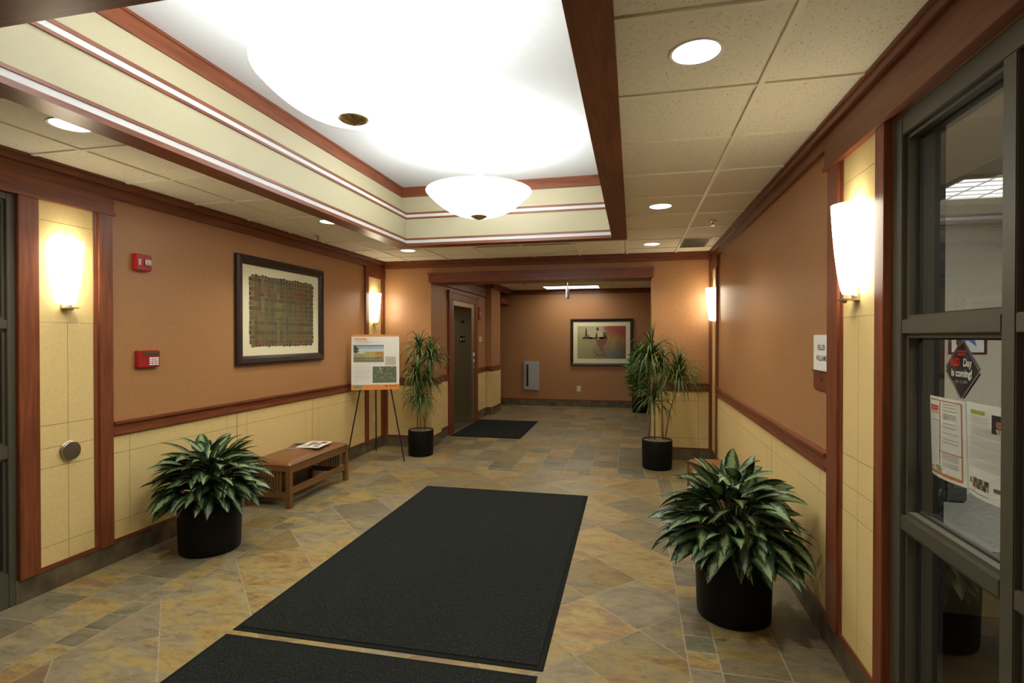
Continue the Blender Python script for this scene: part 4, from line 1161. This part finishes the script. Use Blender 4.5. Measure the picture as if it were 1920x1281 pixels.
t = thing('hanging_sign', 'black diamond shaped sign hanging inside right window', 'sign', (GX+.012, 2.085, 1.49))
def dia(s, x):
    return [(x, s*.104, 0), (x, 0, s*.105), (x, -s*.104, 0), (x, 0, -s*.105)]
bm = bmesh.new(); A = [bm.verts.new(v) for v in dia(1, 0)]; B = [bm.verts.new(v) for v in dia(1, .004)]
bm.faces.new(A); bm.faces.new(B[::-1])
for i in range(4): bm.faces.new((A[i], A[(i+1) % 4], B[(i+1) % 4], B[i]))
bmesh.ops.bevel(bm, geom=[e for e in bm.edges if abs(e.verts[0].co.x-e.verts[1].co.x) > .003], offset=.012, segments=4, affect='EDGES')
link('sign_plate', bm, M['ink'], t)
bm = bmesh.new(); A = [bm.verts.new(v) for v in dia(.955, -.0006)]; B = [bm.verts.new(v) for v in dia(.915, -.0006)]
for i in range(4): bm.faces.new((A[i], A[(i+1) % 4], B[(i+1) % 4], B[i]))
link('border_line', bm, M['ink_grey'], t)
pl = lambda cy, cz: (lambda x, y: (-.0012, cy-x, cz+y))
bm = bmesh.new(); text_bm(bm, 'RED Day', .024, lambda x, y: (-.0011, 9, 9)) if False else None
text_bm(bm, 'RED', .036, pl(.036, .024), bold=.0012, sx=.8); text_bm(bm, 'YEAR', .016, pl(.0, .056), bold=.0012, sx=.8) if False else None
patch(bm, lambda u, v, off: (-.0012, u, v), -.022, .022, .048, .056, 0); patch(bm, lambda u, v, off: (-.0012, u, v), -.026, .024, .059, .066, 0)
link('red_lettering', bm, M['red_print'], t)
bm = bmesh.new(); text_bm(bm, 'Day', .036, pl(-.032, .024), bold=.0012, sx=.8); text_bm(bm, 'is coming!', .036, pl(.0, -.012), bold=.0012, sx=.80)
link('white_lettering', bm, M['white_print'], t)
bm = bmesh.new(); text_bm(bm, 'May 13, 2010', .014, pl(.0, -.040), bold=.0003, sx=.85); link('date_lettering', bm, M['ink_grey'], t)
bm = bmesh.new(); bm_lathe(bm, [(.001, .0), (.012, .001), (.013, .004), (.004, .009), (.001, .009)], 16); o = link('suction_cup', bm, M['grey_enamel'], t); o.rotation_euler = (0, PI/2, 0); o.location = (-.012, 0, .092)

t = thing('star_picture', 'red framed picture of a blue star on office wall behind glass', 'picture', (2.62, 5.0, 1.465), -PI/2)
t.scale = (1, 1.14, 1.14)
boxes('frame', [(0, .015, -.115, .115, 0, .012), (0, .015, -.115, .115, .268, .28), (0, .015, -.115, -.1, .012, .268), (0, .015, .1, .115, .012, .268)], plain('dark red frame', (.12, .015, .015), .4), t)
boxes('artwork', [(.0, .006, -.1, .1, .012, .268)], M['white_print'], t)
bm = bmesh.new(); poly(bm, lambda u, v, o_: (.0066, u, .145+v), [((.095 if k % 2 == 0 else .04)*math.cos(PI/2+k*PI/5), (.115 if k % 2 == 0 else .048)*math.sin(PI/2+k*PI/5)) for k in range(10)], 0)
link('star', bm, M['blue_print'], t)

t = thing('reception_desk', 'grey topped office desk behind right window with beige front panel', 'desk', (1.25, 2.47, 0))
boxes('desktop', [(0, 2.4, 0, .92, .72, .75)], M['desk_top'], t, bev=.006)
boxes('front_panel', [(.02, 2.3, .88, .90, .10, .72)], M['desk_panel'], t)
boxes('side_panel', [(2.3, 2.33, .05, .90, 0, .72)], M['desk_panel'], t)
boxes('kick_plate', [(.02, 2.3, .87, .90, 0, .10)], M['office_dark'], t)
t = thing('desk_phone', 'black box shaped phone on office desk behind right window', 'phone', (1.62, 3.22, .75))
boxes('phone_body', [(-.05, .05, -.05, .05, 0, .13)], M['ink'], t, bev=.01); boxes('handset', [(-.045, -.015, -.06, .06, .13, .155)], M['ink'], t, bev=.008)

# ------------------------------------------------------------------ extra light
point(None, (-1.2, -1.3, 2.3), 26, (1, .9, .74), .3).name = 'extra_fill_light'  # extra point light behind the camera, without a fixture
w = bpy.data.worlds.new('World'); S.world = w; w.use_nodes = True
w.node_tree.nodes['Background'].inputs[0].default_value = (1, .9, .7, 1); w.node_tree.nodes['Background'].inputs[1].default_value = .10

# ------------------------------------------------------------------ camera
cam = bpy.data.cameras.new('camera'); co = bpy.data.objects.new('camera', cam); C.objects.link(co)
cam.sensor_width = 36; cam.lens = 1002.5/1920*36; cam.clip_start = .05
co.location = (0, 0, 1.6); co.rotation_euler = (PI/2-.0081, 0, .2224)
S.camera = co
S.view_settings.view_transform = 'Standard'; S.view_settings.look = 'None'
S.view_settings.exposure = 0.0
